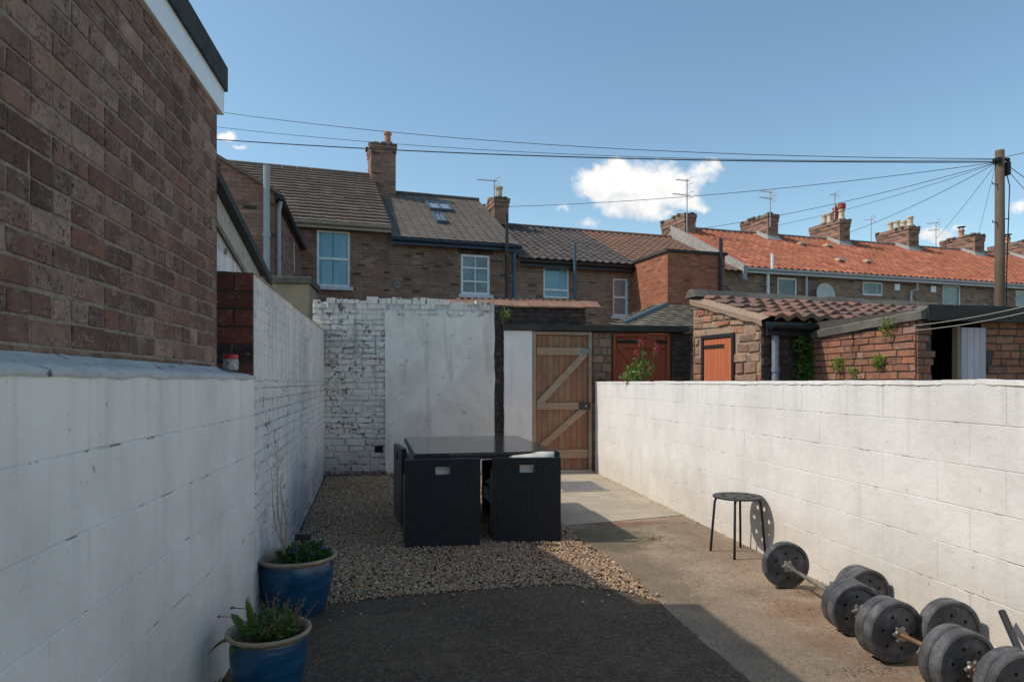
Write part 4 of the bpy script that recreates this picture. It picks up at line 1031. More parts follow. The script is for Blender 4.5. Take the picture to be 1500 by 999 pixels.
def chimney(par, x0, x1, s0, s1, z0, z1, pots=(), mat='chimney_brick', lean=0.0):
    m = MB(); m.box(x0, x1, s0, s1, z0, z1 - .28); m.box(x0 - .02, x1 + .02, s0 - .02, s1 + .02, z1 - .279, z1 - .15); m.box(x0 - .035, x1 + .035, s0 - .035, s1 + .035, z1 - .149, z1 - .04)
    c = m.build('chimney', M_[mat], par)
    m = MB(); m.box(x0 - .03, x1 + .03, s0 - .03, s1 + .03, z1 - .0395, z1 + .0)
    m.add([(x0 - .02, s0 - .02, z1), (x1 + .02, s0 - .02, z1), (x1 + .02, s1 + .02, z1), (x0 - .02, s1 + .02, z1), (x0 + .1, s0 + .1, z1 + .02), (x1 - .1, s0 + .1, z1 + .02), (x1 - .1, s1 - .1, z1 + .02), (x0 + .1, s1 - .1, z1 + .02)], [(0, 1, 5, 4), (1, 2, 6, 5), (2, 3, 7, 6), (3, 0, 4, 7), (4, 5, 6, 7)])
    for k in range(12):
        e = rng.random(); qx, qy = ((x0 + e * (x1 - x0), rng.choice((s0, s1))) if k % 3 == 0 else (rng.choice((x0, x1)), s0 + e * (s1 - s0)))
        l = rng.uniform(.05, .12); m.box(qx - l, qx + l * .8, qy - .06, qy + .07, z1 - .03, z1 + rng.uniform(.012, .05), 0, None)
    m.build('flaunching', M_['coping'], c)
    for (x, s, h, mt, cowl) in pots:
        m = MB(); r = .115; Mx = Matrix.Translation((x, s, z1 + .02))
        m.lathe([(r * 1.1, 0), (r * 1.05, .06), (r * .88, .10), (r * .82, h - .10), (r * 1.05, h - .09), (r * 1.08, h - .02), (r * .9, h), (r * .7, h), (r * .65, h - .2)], 16, Mx)
        p = m.build('chimney_pot', M_[mt], c, smooth=False)
        if cowl:
            m = MB()
            if cowl == 'flat':
                m.lathe([(.02, h + .10), (.17, h + .10), (.17, h + .125), (0, h + .15)], 14, Mx)
                for k in range(4): m.tube([Mx @ Vector((.09 * math.cos(k * 1.57), .09 * math.sin(k * 1.57), h - .03)), Mx @ Vector((.09 * math.cos(k * 1.57), .09 * math.sin(k * 1.57), h + .11))], .012, 5)
            else:
                m.lathe([(.13, h), (.14, h + .02), (.10, h + .04), (.12, h + .18), (.04, h + .22), (.03, h + .32), (0, h + .33)] if cowl == 'cap' else [(.10, h), (.15, h + .03), (.15, h + .2), (.12, h + .22), (.05, h + .2)], 14, Mx)
            m.build('cowl', M_['pot_red' if cowl != 'flat' else 'black_metal'], p)
    return c
def aerial(par, x, s, z0, z1, booms, dirv=(-1, -.3, .06)):
    m = MB(); m.tube([(x, s, z0), (x, s, z1)], .02, 6)
    d = Vector(dirv).normalized(); sd = Vector((0, 0, 1)).cross(d).normalized()
    for (z, L, ne) in booms:
        a = Vector((x, s, z)) - d * .12; b = Vector((x, s, z)) + d * L; m.tube([a, b], .014, 5)
        for k in range(ne):
            q = a.lerp(b, (k + .3) / ne); l = .13 - .05 * k / ne; m.tube([q - sd * l, q + sd * l], .008, 4)
        for dz in (-.10, .10): m.tube([a + Vector((0, 0, dz)) - sd * .2, a + Vector((0, 0, dz)) + sd * .2], .010, 4)
    return m.build('aerial', M_['alu'], par)

def house(name, label, x0, x1, ze, zr, brick, tile, holes=(), sr=3.8, gable=(True, True), roof='pan', ridge_mat='dark_pantile', over=.22, cat='house', amp=.028, parapet=None, stepz=.018):
    g = thing(name, label, cat, (RO.x + x0 * RC, RO.y + x0 * RS, 0), RA)
    W = x1 - x0
    m = MB(); hs = [(a - x0, b - x0, c, d) for a, b, c, d in holes]
    wall_holes(m, 0, W, 0, ze, 0, hs)
    m.quad((0, 2 * sr, 0), (0, 2 * sr, ze), (W, 2 * sr, ze), (W, 2 * sr, 0))
    for x, s in ((0, 1), (W, -1)):
        m.add([(x, 0, 0), (x, 0, ze), (x, sr, zr), (x, 2 * sr, ze), (x, 2 * sr, 0)], [(0, 1, 2, 3, 4) if s > 0 else (4, 3, 2, 1, 0)])
    m.build('wall', M_[brick], g)
    m = MB(); sl = (zr - ze) / sr
    kw = dict(pan=dict(tw=.24, ch=.30, amp=amp, stepz=stepz, jit=.003), flat=dict(tw=.33, ch=.26, flat=True, stepz=.05, sub=2, jit=.003), slate=dict(tw=.25, ch=.2, flat=True, stepz=.006, sub=1, jit=.001))[roof]
    pantile(m, .0, W, -over, ze - over * sl + .05, sr, zr + .05, **kw)
    pantile(m, .0, W, 2 * sr + over, ze - over * sl + .05, sr, zr + .05, **{**kw, 'sub': 1, 'ch': 1.2})
    m.build('roof', M_[tile], g)
    m = MB(); x = 0
    while x < W - .02:
        l = min(.42, W - x); m.tube([(x + .004, sr, zr + .055), (x + l - .004, sr, zr + .055)], .085, 10, cap=True); x += .42
    m.build('ridge_tiles', M_[ridge_mat], g)
    return g
zat = lambda px, py, s: row(px, py, s)[1]
tat = lambda px, s=0.0: row(px, 560, s)[0]
def rect(pa, pb, s=0.0):
    (a, z1), (b, _) = row(pa[0], pa[1], s), row(pb[0], pb[1], s)
    cz = row((pa[0] + pb[0]) / 2, pb[1], s)[1]; cz1 = row((pa[0] + pb[0]) / 2, pa[1], s)[1]
    return (a, b, cz, cz1)
T0, T1, T2, T3, T4 = tat(300), tat(571), tat(756), tat(929), tat(1081)

# --- house with the brown tiled roof and the projecting wing
w1 = rect((464, 338), (513, 420))
h1 = house('terraced_house', 'brown tiled brick house at the left with a tall chimney and two light sash window', T0, T1, zat(500, 325, 0), zat(450, 252, 3.8), 'house_brick_a', 'brown_tile', [w1], roof='flat', ridge_mat='brown_tile')
window(h1, w1[0] - T0, w1[1] - T0, w1[2], w1[3], 0, (1, 2), 'glass_blue', curtain=((.0, .10), (.72, 1.0), (.47, .50)))
gutter(h1, 0, T1 - T0, -.27, zat(500, 325, 0) - .10, 'cream_paint', .06)
cA, cB = row(543, 210, 3.5), row(580, 210, 3.5)
ch = chimney(h1, cA[0] - T0, cB[0] - T0 - .02, 3.4, 4.3, zat(560, 300, 3.5), cA[1], [(cA[0] - T0 + .55, 3.8, .48, 'pot_clay', None), (cA[0] - T0 + .16, 3.8, .14, 'pot_buff', None)])
# wing
WS = -4.9; wt1, wze = row(402, 283, WS); wt0, wzr = row(318, 233, WS); wt0 -= .9; wzr += .9 * .55; sl = (wzr - wze) / (wt1 - wt0)
ww = row(424, 360, -1.4); wz0 = row(424, 402, -1.4)[1]
m = MB()
X0, X1 = wt0 - T0, wt1 - T0
kx = lambda s: X1 + (s - WS) * .11
m.add([(X0, WS, 0), (X1, WS, 0), (X1, WS, wze), (X0, WS, wzr)], [(0, 1, 2, 3)])
# side wall (faces +t) with a narrow window
sy0, sy1 = -1.75, -1.1
for (a, b, c, d) in ((WS, sy0, 0, wze), (sy1, -.002, 0, wze), (sy0, sy1, 0, wz0), (sy0, sy1, ww[1], wze)):
    m.quad((kx(a), a, c), (kx(b), b, c), (kx(b), b, d), (kx(a), a, d))
for p, q in (((sy0, wz0), (sy1, wz0)), ((sy1, wz0), (sy1, ww[1])), ((sy1, ww[1]), (sy0, ww[1])), ((sy0, ww[1]), (sy0, wz0))):
    m.quad((kx(p[0]), p[0], p[1]), (kx(q[0]), q[0], q[1]), (kx(q[0]) - .1, q[0], q[1]), (kx(p[0]) - .1, p[0], p[1]))
m.build('wing_wall', M_['chimney_brick'], h1)
m = MB(); fr = .05; XW = X1; X1 = kx((sy0 + sy1) / 2) + .01
m.box(X1 - .085, X1 - .03, sy0 + .002, sy0 + fr, wz0 + .002, ww[1] - .002); m.box(X1 - .085, X1 - .03, sy1 - fr, sy1 - .002, wz0 + .002, ww[1] - .002); m.box(X1 - .084, X1 - .031, sy0 + fr + .001, sy1 - fr - .001, wz0 + .002, wz0 + fr); m.box(X1 - .084, X1 - .031, sy0 + fr + .001, sy1 - fr - .001, ww[1] - fr, ww[1] - .002)
wn = m.build('window', M_['white_upvc'], h1); m = MB(); m.quad((X1 - .06, sy0 + .01, wz0 + .01), (X1 - .06, sy1 - .01, wz0 + .01), (X1 - .06, sy1 - .01, ww[1] - .01), (X1 - .06, sy0 + .01, ww[1] - .01)); m.build('pane', M_['glass_dark'], wn)
X1 = XW; m = MB(); e = .09
m.add([(X0, WS - .10, wzr + .06), (X1 + e, WS - .10, wze - e * sl + .06), (kx(0) + e, -.01, wze - e * sl + .06), (X0, -.01, wzr + .06), (X0, WS - .10, wzr + .0), (X1 + e, WS - .10, wze - e * sl), (kx(0) + e, -.01, wze - e * sl), (X0, -.01, wzr)], [(0, 1, 2, 3), (7, 6, 5, 4), (4, 5, 1, 0), (5, 6, 2, 1)])
m.build('wing_roof', M_['brown_tile'], h1)
m = MB(); m.tube([(X1 + .11, WS - .06, wze - .07), (kx(-.3) + .11, -.3, wze - .07)], .045, 8); m.bar((X1 + .035, WS - .04, wze - .06), (kx(-.3) + .035, -.3, wze - .06), .05, .09); m.build('gutter', M_['gutter_black'], h1)
pA = row(411, 302, WS + .15); pipe(h1, [(X1 + .10, WS + .12, wze - .11), (X1 + .07, WS + .12, wze - .3), (X1 + .07, WS + .12, .3)], 'pipe_grey', .038)
fp = row(390.5, 243, WS - .12); pipe(h1, [(fp[0] - T0, WS - .12, fp[1]), (fp[0] - T0, WS - .12, .4)], 'pipe_grey', .056, 'soil_pipe')

# --- slate house with rooflights
w2 = rect((675, 373), (718, 432))
z2e = zat(660, 350, 0); h2 = house('terraced_house', 'slate roofed brick house with two rooflights and a six pane white sash window', T1, T2, z2e, zat(660, 293, 3.8), 'house_brick_b', 'slate', [w2], roof='slate', ridge_mat='dark_pantile')
z2r = zat(660, 293, 3.8)
window(h2, w2[0] - T1, w2[1] - T1, w2[2], w2[3], 0, (2, 3), 'glass_dark', fr=.07, bars=.022)
m = MB(); a, b = w2[0] - T1, w2[1] - T1
n_ = 11
for i in range(n_):
    x = a - .08 + (b - a + .16) * i / n_; l = (b - a + .16) / n_
    m.box(x + .004, x + l - .004, -.006, .02, w2[3] + .004, w2[3] + .22)
m.build('brick_arch', M_['dark_brick'], h2)
gutter(h2, 0.02, T2 - T1 + .06, -.27, z2e - .13, 'gutter_blue', .06)
sl2 = (z2r - z2e) / 3.8
for (pa, pb) in (((623, 299), (664, 312)), ((632, 315), (656, 329))):
    # project the rooflight onto the slope
    def onroof(px, py):
        best = None
        for k in range(400):
            s = k * .01; t, z = row(px, py, s); e = abs(z - (z2e + .05 + sl2 * s))
            if best is None or e < best[0]: best = (e, t, s)
        return best[1], best[2]
    (ta, sa), (tb, sb) = onroof(*pa), onroof(*pb); s_lo, s_hi = min(sa, sb), max(sa, sb)
    hyp = math.hypot(1, sl2); Mx = Matrix.Translation((ta - T1, s_lo, z2e + .06 + sl2 * s_lo)) @ Matrix.Rotation(math.atan(sl2), 4, 'X'); L = (s_hi - s_lo) * hyp; Wd = tb - ta
    m = MB(); f = .06
    for bx in ((0, Wd, 0, f), (0, Wd, L - f, L), (0, f, f + .001, L - f - .001), (Wd - f, Wd, f + .001, L - f - .001), (Wd / 2 - .02, Wd / 2 + .02, f + .001, L - f - .001)): m.box(bx[0], bx[1], bx[2], bx[3], 0, .09, 0, None, Mx)
    r_ = m.build('rooflight', M_['lead_blue'], h2); m = MB(); m.box(.02, Wd - .02, .02, L - .02, .0, .06, 0, None, Mx); m.build('pane', M_['skylight_glass'], r_)
c2a, c2b = row(722, 290, 3.2), row(745, 290, 3.2)
c2 = chimney(h2, c2a[0] - T1 + .05, c2b[0] - T1, 3.2, 4.5, zat(735, 330, 3.3), c2a[1] + .02, [(c2b[0] - T1 - .22, 3.5, .42, 'pot_buff', None), (c2a[0] - T1 + .2, 4.1, .2, 'pot_clay', None)])
q = row(724, 263, 3.5); aerial(c2, q[0] - T1, 3.5, c2a[1] - .3, q[1], [(q[1] - .05, .62, 6)], (-1, -.2, -.07))
q = row(738, 318, -.1); pipe(h2, [(q[0] - T1, -.36, q[1]), (q[0] - T1, -.36, 1.5)], 'gutter_black', .045, 'soil_pipe')
q = tat(752) - T1; pipe(h2, [(q, -.10, z2e - .17), (q, -.10, 1.5)], 'pipe_blue', .038)
q = row(582, 418, 0); m = MB(); m.lathe([(.075, 0), (.075, .04), (.055, .045), (.05, .01), (0, .01)], 16, Matrix.Translation((q[0] - T1, .01, q[1])) @ Matrix.Rotation(R(90), 4, 'X')); m.build('vent', M_['pipe_grey'], h2)

# --- low dark pantiled house
w3 = rect((796, 390), (834, 437)); w3b = rect((898, 408), (920, 463))
z3e, z3r = zat(840, 382, 0), zat(810, 338, 3.8)
h3 = house('terraced_house', 'low brick house with grey brown pantiles and a blue curtained window', T2, T3, z3e, z3r, 'house_brick_c', 'dark_pantile', [w3, w3b], amp=.034)
window(h3, w3[0] - T2, w3[1] - T2, w3[2], w3[3], 0, (1, 2), 'glass_blue', split=[.26], curtain=((.68, 1),), sill=False)
window(h3, w3b[0] - T2, w3b[1] - T2, w3b[2], w3b[3], 0, (1, 2), 'glass_blind')
gutter(h3, .05, T3 - T2, -.27, z3e - .13, 'gutter_black', .05)
q = row(842, 357, -.36); pipe(h3, [(q[0] - T2, -.36, q[1]), (q[0] - T2, -.36, 1.5)], 'lead_blue', .045, 'soil_pipe')

# --- brown pantiled house with red brick wing
z4r = zat(930, 347, 3.8); z4e = z3e + .0
h4 = house('terraced_house', 'brick house with reddish brown pantiles and a flat topped orange brick rear wing', T3, T4, z4e, z4r, 'house_brick_c', 'brown_pantile', [], amp=.034, ridge_mat='brown_pantile')
wa, wz = row(978, 369, -2.0); wb = row(1062, 369, -2.0)[0]
a, b = wa - T3, wb - T3
m = MB()
nr = 30
m.quad((a, 0.3, 0), (a, -2.0, 0), (a, -2.0, wz), (a, 0.3, wz), 0); m.quad((a, -2.0, 0), (b, -2.0, 0), (b, -2.0, wz), (a, -2.0, wz), 0); m.quad((b, -2.0, 0), (b, .3, 0), (b, .3, wz), (b, -2.0, wz), 0)
m.build('wing_wall', M_['orange_brick'], h4)
m = MB(); m.box(a - .05, b + .05, -2.06, .5, wz + .001, wz + .07); m.build('wing_roof', M_['coping_dark'], h4)
q = row(1056, 350, -2.06); pipe(h4, [(q[0] - T3, -2.06, q[1]), (q[0] - T3, -2.06, 1.5)], 'gutter_black', .05, 'soil_pipe')
def row_chimney(h, hx0, xl, xr, yt, pots=(), sn=3.2, sf=4.75, ybase=None):
    a, z = row(xl, yt, sn); b = row(xr, yt, sn)[0]
    P = [(a - hx0 + (b - a) * .5, s, hh, mt, cw) for s, hh, mt, cw in pots]
    c = chimney(h, a - hx0, b - hx0, sn, sf, row(xl, yt, sn)[1] - 1.5, z, P)
    m = MB(); zz = (row(xl, ybase or (yt + 42), sn)[1])   # mortar skirt where it meets the tiles
    for s0_, s1_ in ((sn - .10, sn + .02),): pass
    return c, a - hx0, b - hx0, z
def skirt(h, a, b, sn, ze, zr, sr=3.8):
    m = MB(); sl = (zr - ze) / sr; f = lambda s: ze + sl * s + .085
    m.add([(a - .14, sn - .14, f(sn - .14)), (b + .10, sn - .14, f(sn - .14)), (b + .10, sr, f(sr)), (a - .14, sr, f(sr)), (a, sn, f(sn) + .13), (b, sn, f(sn) + .13), (b, sr, f(sr) + .10), (a, sr, f(sr) + .10)], [(0, 1, 5, 4), (1, 2, 6, 5), (3, 0, 4, 7)])
    m.build('cement_skirt', M_['cement'], h)
c, ca, cb, cz = row_chimney(h4, T3, 1003, 1019, 312); skirt(h4, ca, cb, 3.2, z4e, z4r)
q = row(1004.5, 264, 3.2); aerial(c, q[0] - T3, 3.12, cz - .9, q[1], [(q[1] - .05, .55, 5), (q[1] - .55, .7, 6)], (-1, -.25, -.07))

# --- long red pantiled terrace, one house per pair of chimneys
z5e, z5r = zat(1300, 403, 0), zat(1300, 361, 3.8)
TB = [T4, tat(1131, 3.2), tat(1237, 3.2), tat(1338, 3.2), tat(1434, 3.2), tat(1505, 3.2), tat(1600, 3.2)]
grp = 'red roofed terrace houses'
wins = [[((1139, 407), (1168, 445))], [((1264, 413), (1294, 433))], [((1381, 418), (1408, 450))], [((1488, 426), (1512, 455))], [], []]
labels = ['red pantiled terrace house at the near end with a pale rendered gable edge', 'red pantiled terrace house carrying the chimney with dark red pots',
          'red pantiled terrace house carrying the chimney with buff pots', 'red pantiled terrace house under the terracotta pot with a black cowl', 'red pantiled terrace house just right of the utility pole', 'red pantiled terrace house cut off by the right edge of the picture']
RH = []
for i in range(6):
    # split windows into house by t
    hx0, hx1 = TB[i], TB[i + 1]
    hs = [rect(*w) for ww_ in wins for w in ww_]; hs = [w for w in hs if hx0 + .05 < w[0] and w[1] < hx1 - .05]
    g = house('terraced_house', labels[i], hx0, hx1, z5e, z5r, 'house_brick_c', 'red_pantile', hs, amp=.048, stepz=.010, ridge_mat='coping'); g['group'] = grp
    for w in hs: window(g, w[0] - hx0, w[1] - hx0, w[2], w[3], 0, (1, 1), 'glass_blue' if w[0] < 11 else 'glass_dark', sill=False)
    gutter(g, 0 if i else .1, hx1 - hx0 - .001, -.27, z5e - .10, 'gutter_grey', .055); RH.append((g, hx0))
g, x = RH[0]
m = MB(); pts = []
def gz(s): return z5e + (z5r - z5e) / 3.8 * s
m.add([(-.02, -.30, gz(-.3) - .32), (-.02, 3.8, gz(3.8) - .36), (-.02, 3.8, gz(3.8) + .12), (-.02, -.30, gz(-.3) + .12), (.10, -.30, gz(-.3) + .12), (.10, 3.8, gz(3.8) + .12), (.10, -.30, gz(-.3) - .32)], [(0, 1, 2, 3)[::-1], (3, 2, 5, 4), (0, 3, 4, 6)])
m.build('gable_parapet', M_['cement'], g)
c, ca, cb, cz = row_chimney(g, x, 1125, 1140, 313); skirt(g, ca, cb, 3.2, z5e, z5r)
q = row(1126, 281, 3.2); aerial(c, q[0] - x, 3.12, cz - .5, q[1], [(q[1] - .05, .55, 5), (q[1] - .28, .6, 6)], (-1, -.25, -.05))
q = row(1131.5, 372, -.3); pipe(g, [(q[0] - x, -.30, q[1]), (q[0] - x, -.30, q[1] - .45), (q[0] - x - .02, -.12, q[1] - .55), (q[0] - x - .02, -.12, 1.5)], 'white_upvc', .05, 'soil_pipe')
g, x = RH[1]
q = tat(1178); g0, x0_ = (RH[0] if q < TB[1] else RH[1]); pipe(g0, [(q - x0_, -.10, z5e - .15), (q - x0_, -.10, 1.5)], 'gutter_grey', .04)
c, ca, cb, cz = row_chimney(g, x, 1230, 1245, 321, [(4.25, .40, 'pot_buff', None), (3.95, .40, 'pot_buff', None), (3.66, .34, 'pot_red', 'cap'), (3.36, .40, 'pot_buff', 'open')]); skirt(g, ca, cb, 3.2, z5e, z5r)
q = row(1230, 284, 3.6); aerial(c, ca + .15, 3.6, cz, q[1], [(q[1] - .05, .2, 2)], (-1, .2, -.1))
g, x = RH[2]
c, ca, cb, cz = row_chimney(g, x, 1331, 1346, 331, [(4.3, .38, 'pot_buff', None), (3.98, .38, 'pot_buff', None), (3.66, .30, 'pot_buff', None), (3.36, .40, 'pot_buff', None)]); skirt(g, ca, cb, 3.2, z5e, z5r)
q = row(1276, 318, 4.8); aerial(g, q[0] - x, 4.8, z5r - .4, q[1], [(q[1] - .1, .3, 3)], (-.6, 1, 0))
g, x = RH[3]
c, ca, cb, cz = row_chimney(g, x, 1428, 1442, 343, [(4.0, .34, 'pot_clay', 'flat')]); skirt(g, ca, cb, 3.2, z5e, z5r)
q = row(1371, 325, 4.6); aerial(g, q[0] - x, 4.6, z5r - .4, q[1], [(q[1] - .05, .35, 3), (q[1] - .35, .3, 3)], (-.8, .8, 0))
g, x = RH[4]
c, ca, cb, cz = row_chimney(g, x, 1500, 1514, 352, [(4.1, .3, 'pot_clay', 'flat')]); skirt(g, ca, cb, 3.2, z5e, z5r)
for (px, py) in ((1175, 358), (1213, 361), (1230, 382), (1271, 384)):   # tile vents
    best = min(((abs(row(px, py, k * .02)[1] - gz(k * .02) - .1), k * .02) for k in range(190))); s = best[1]; t = row(px, py, s)[0]
    gg, xx = [r for r in RH if r[1] <= t][-1]
    m = MB(); Mx = Matrix.Translation((t - xx, s, gz(s) + .08)); m.box(-.14, .14, -.12, .12, 0, .09, 0, None, Mx); m.build('roof_vent', M_['pot_buff'], gg, bevel=.02)
q = row(1211, 431, -.35); gg, xx = [r for r in RH if r[1] <= q[0]][-1]
m = MB(); Mx = Matrix.Translation((q[0] - xx, -.30, q[1])) @ Matrix.Rotation(R(-78), 4, 'X') @ Matrix.Rotation(R(180), 4, 'X')
rr = .36; m.lathe([(0, -.06), (rr * .5, -.045), (rr * .85, -.01), (rr, .02), (rr * .84, -.0), (rr * .5, -.033), (0, -.05)], 28, Matrix.Translation((q[0] - xx, -.30, q[1])) @ Matrix.Rotation(R(84), 4, 'X')); m.box(q[0] - xx - .02, q[0] - xx + .02, -.25, -.001, q[1] - .02, q[1] + .02); m.build('satellite_dish', M_['dish'], gg)
for (px, py) in ((1313, 421), (1366, 424)):
    q = row(px, py, 0); gg, xx = [r for r in RH if r[1] <= q[0]][-1]; m = MB(); m.box(q[0] - xx - .11, q[0] - xx + .11, -.05, -.002, q[1] - .11, q[1] + .11); m.build('vent_cover', M_['white_upvc'], gg, bevel=.015)
q = tat(1335); gg, xx = [r for r in RH if r[1] <= q][-1]; pipe(gg, [(q - xx + .12, -.12, z5e - .15), (q - xx + .12, -.12, z5e - .45), (q - xx - .12, -.1, z5e - .5), (q - xx - .12, -.1, z5e - 1.3), (q - xx + .08, -.1, z5e - 1.32)], 'gutter_grey', .035)
q = tat(1453); gg, xx = [r for r in RH if r[1] <= q][-1]; pipe(gg, [(q - xx, -.12, z5e - .15), (q - xx, -.12, 1.5)], 'gutter_grey', .05)

# ------------------------------------------------------------------ low buildings between
def plank_roof(): pass
LT = thing('lean_to', 'low tiled lean-to roof with dark lead edge beside the orange brick wing', 'outbuilding', at_d(960, 560, 13.0) * 1.0)
LT.location.z = 0; off = -Vector(LT.location)
Lx0, Lx1 = at_y(906, 478, 12.6), at_y(1030, 478, 12.6); Hx0, Hx1 = at_y(935, 446, 15.4), at_y(1030, 446, 15.4)
zl, zh = Lx0.z, Hx0.z
m = MB(); NC = 11
for c_ in range(NC):
    q0_, q1_ = c_ / NC, (c_ + 1) / NC; tx = at_y(914, 478, 12.62).x * (1 - q0_) + at_y(977, 449, 15.4).x * q0_ - .28
    pantile(m, tx, Hx1.x + .6, 12.5 + 3.1 * q0_, zl + (zh + .02 - zl) * q0_, 12.5 + 3.1 * q1_, zl + (zh + .02 - zl) * q1_, tw=.33, ch=.30, flat=True, sub=2, stepz=.03, jit=.003)
o = m.build('roof', M_['old_pantile'], LT); o.location = off; o.data.materials[0] = M_['tan_tile']
m = MB(); a = at_y(914, 478, 12.62); b = at_y(977, 449, 15.4); m.bar(a + Vector((0, 0, .06)), b + Vector((0, 0, .06)), .07, .08); o = m.build('lead_edge', M_['lead_blue'], LT); o.location = off
m = MB(); m.box(at_y(977, 449, 15.4).x - .1, Hx1.x + .5, 12.7, 15.5, -.05, zl - .02); o = m.build('wall', M_['house_brick_b'], LT); o.location = off

# tan rendered outhouse behind the left wall
p0, p1 = at_y(389, 408, 11.3), at_y(453, 408, 11.3); TR = thing('rendered_outhouse', 'tan rendered outhouse with a stone coping behind the left wall', 'outbuilding', (p1.x - .5, 11.6, 0)); off = -Vector(TR.location)
m = MB(); m.box(p0.x - 1.6, p1.x, 11.3, 12.3, -.05, p1.z - .09); o = m.build('wall', M_['tan_render'], TR, bevel=.01); o.location = off
m = MB(); m.box(p0.x - 1.65, p1.x + .04, 11.25, 12.35, p1.z - .0895, p1.z + .02); o = m.build('coping', M_['coping'], TR, bevel=.012); o.location = off

# white lean-to behind the left wall
LX = -1.42; q0, q1 = at_x(311, 226, LX + .09), at_x(399, 406, LX + .09)
ya, yb = 3.80, q1.y; zs_ = (q1.z - q0.z) / (q1.y - q0.y); f = lambda y: q0.z + zs_ * (y - q0.y)  # unseen near end run on to close a sunny gap in its shadow
LW = thing('lean_to', 'white blockwork lean-to with a dark sloping verge behind the red brick pier', 'outbuilding', (LX - .5, (ya + yb) / 2, 0)); off = -Vector(LW.location)
m = MB(); lay(m, (LX - .006, ya, .2), (0, 1, 0), (1, 0, 0), 0, yb - .18 - ya, 3.2, .45, .225, .012, .006, .003, jit=.002, mask=lambda x, z: z + .2 < f(ya + x) - .34, mback=1, back=False)
yd = yb - .18
m.add([(LX - .007, ya, 0), (LX - .007, yd, 0), (LX - .007, yd, f(yd) - .08), (LX - .007, ya, f(ya) - .08), (LX - 1.6, ya, 0), (LX - 1.6, yd, 0), (LX - 1.6, yd, f(yd) - .08), (LX - 1.6, ya, f(ya) - .08)], [(0, 1, 2, 3), (1, 5, 6, 2), (4, 7, 6, 5), (0, 3, 7, 4)], 1)
o = m.build('wall', [M_['white_brick'], M_['old_joint']], LW); o.location = off
m = MB()
m.bar((LX + .03, ya, f(ya) - .25), (LX + .03, yb - .1, f(yb - .1) - .25), .028, .10); m.bar((LX + .015, ya, f(ya) - .14), (LX + .015, yb - .05, f(yb - .05) - .14), .022, .11)
o = m.build('bargeboard', M_['cream_paint'], LW); o.location = off
m = MB(); m.box(LX - 1.6, LX + .06, yb - .03, yb - .005, f(yb) - .20, f(yb) - .02); m.box(LX + .0, LX + .05, yb - .30, yb - .031, f(yb) - .18, f(yb) - .03); o = m.build('fascia', M_['verge_wood'], LW); o.location = off
m = MB(); P = lambda x, y, dz: (x, y, f(y) + dz)
m.add([P(LX - 1.7, ya, 0), P(LX + .09, ya, 0), P(LX + .09, yb + .02, 0), P(LX - 1.7, yb + .02, 0), P(LX - 1.7, ya, -.075), P(LX + .09, ya, -.075), P(LX + .09, yb + .02, -.075), P(LX - 1.7, yb + .02, -.075)], [(0, 1, 2, 3), (7, 6, 5, 4), (5, 6, 2, 1), (6, 7, 3, 2), (4, 5, 1, 0)])
m.box(LX - 1.6, LX + .02, 3.80, 4.58, f(4.6) - .3, 3.60)  # hidden raised block, added to keep sun off the tarmac and path edge
o = m.build('roof', M_['felt'], LW, bevel=.006); o.location = off

# ------------------------------------------------------------------ stone outhouse (gable with little orange door)
GA = Vector((4.33, 7.95, 0)); gx = Vector((math.cos(R(11)), math.sin(R(11)), 0)); gy = Vector((-gx.y, gx.x, 0)); GLEN = 4.7
def gp(px, py):   # point on the gable plane, local y and z
    a, b = ray(px); # solve GA + gy*s = (a d, b d)
    den = a * gy.y - b * gy.x; d = (GA.x * gy.y - GA.y * gy.x) / den; s = (b * d - GA.y) / gy.y
    return s, H + (HY - py) / F * d
e0, ez = gp(1110, 463); GL, rz_ = gp(1016, 429); rz_ -= .10; ez -= .035
SO = thing('stone_outhouse', 'old stone and brick outhouse with a sagging pantile roof and small orange door', 'outbuilding', GA, math.atan2(gx.y, gx.x))
slg = (rz_ - ez) / GL; gf = lambda y: ez + slg * y
dy0, dzt = gp(1077, 487); dy1, _ = gp(1029, 487); 
m = MB()
# gable face = local plane x=0 facing -x ; along +y
def mG(x, z):
    y = GL - x
    return z < gf(y) - .06 and not (dy0 - .05 < y < dy1 + .05 and z < dzt + .03)
lay(m, (-.002, GL, 0), (0, -1, 0), (-1, 0, 0), 0, GL, rz_, .27, .125, .022, .014, .010, jit=.006, bond=2, mask=mG, rough=.012, dj=.011, zj=.3, lenjit=.35, back=False)
m.add([(0, 0, 0), (0, dy0, 0), (0, dy0, dzt), (0, dy1, dzt), (0, dy1, 0), (0, GL, 0), (0, GL, rz_ - .05), (0, 0, ez - .05)], [tuple(reversed(range(8)))], 1)
m.add([(.35, dy0, 0), (.35, dy1, 0), (.35, dy1, dzt), (.35, dy0, dzt)], [(3, 2, 1, 0)], 2)
lay(m, (.0, -.002, 0), (1, 0, 0), (0, -1, 0), 0, GLEN, ez - .04, .25, .12, .02, .016, .010, jit=.006, bond=2, rough=.01, dj=.008, zj=.2, lenjit=.3, mi=3, mback=2)
m.quad((GLEN, 0, 0), (GLEN, GL, 0), (GLEN, GL, rz_ - .05), (GLEN, 0, ez - .05), 1); m.quad((0, GL, 0), (GLEN, GL, 0), (GLEN, GL, rz_ - .05), (0, GL, rz_ - .05), 1)
m.build('wall', [M_['stone_mix'], M_['mortar_pale'], M_['mortar_dark'], M_['dark_brick']], SO)
m = MB(); N = 26   # mortar verge
vs = []; fs = []
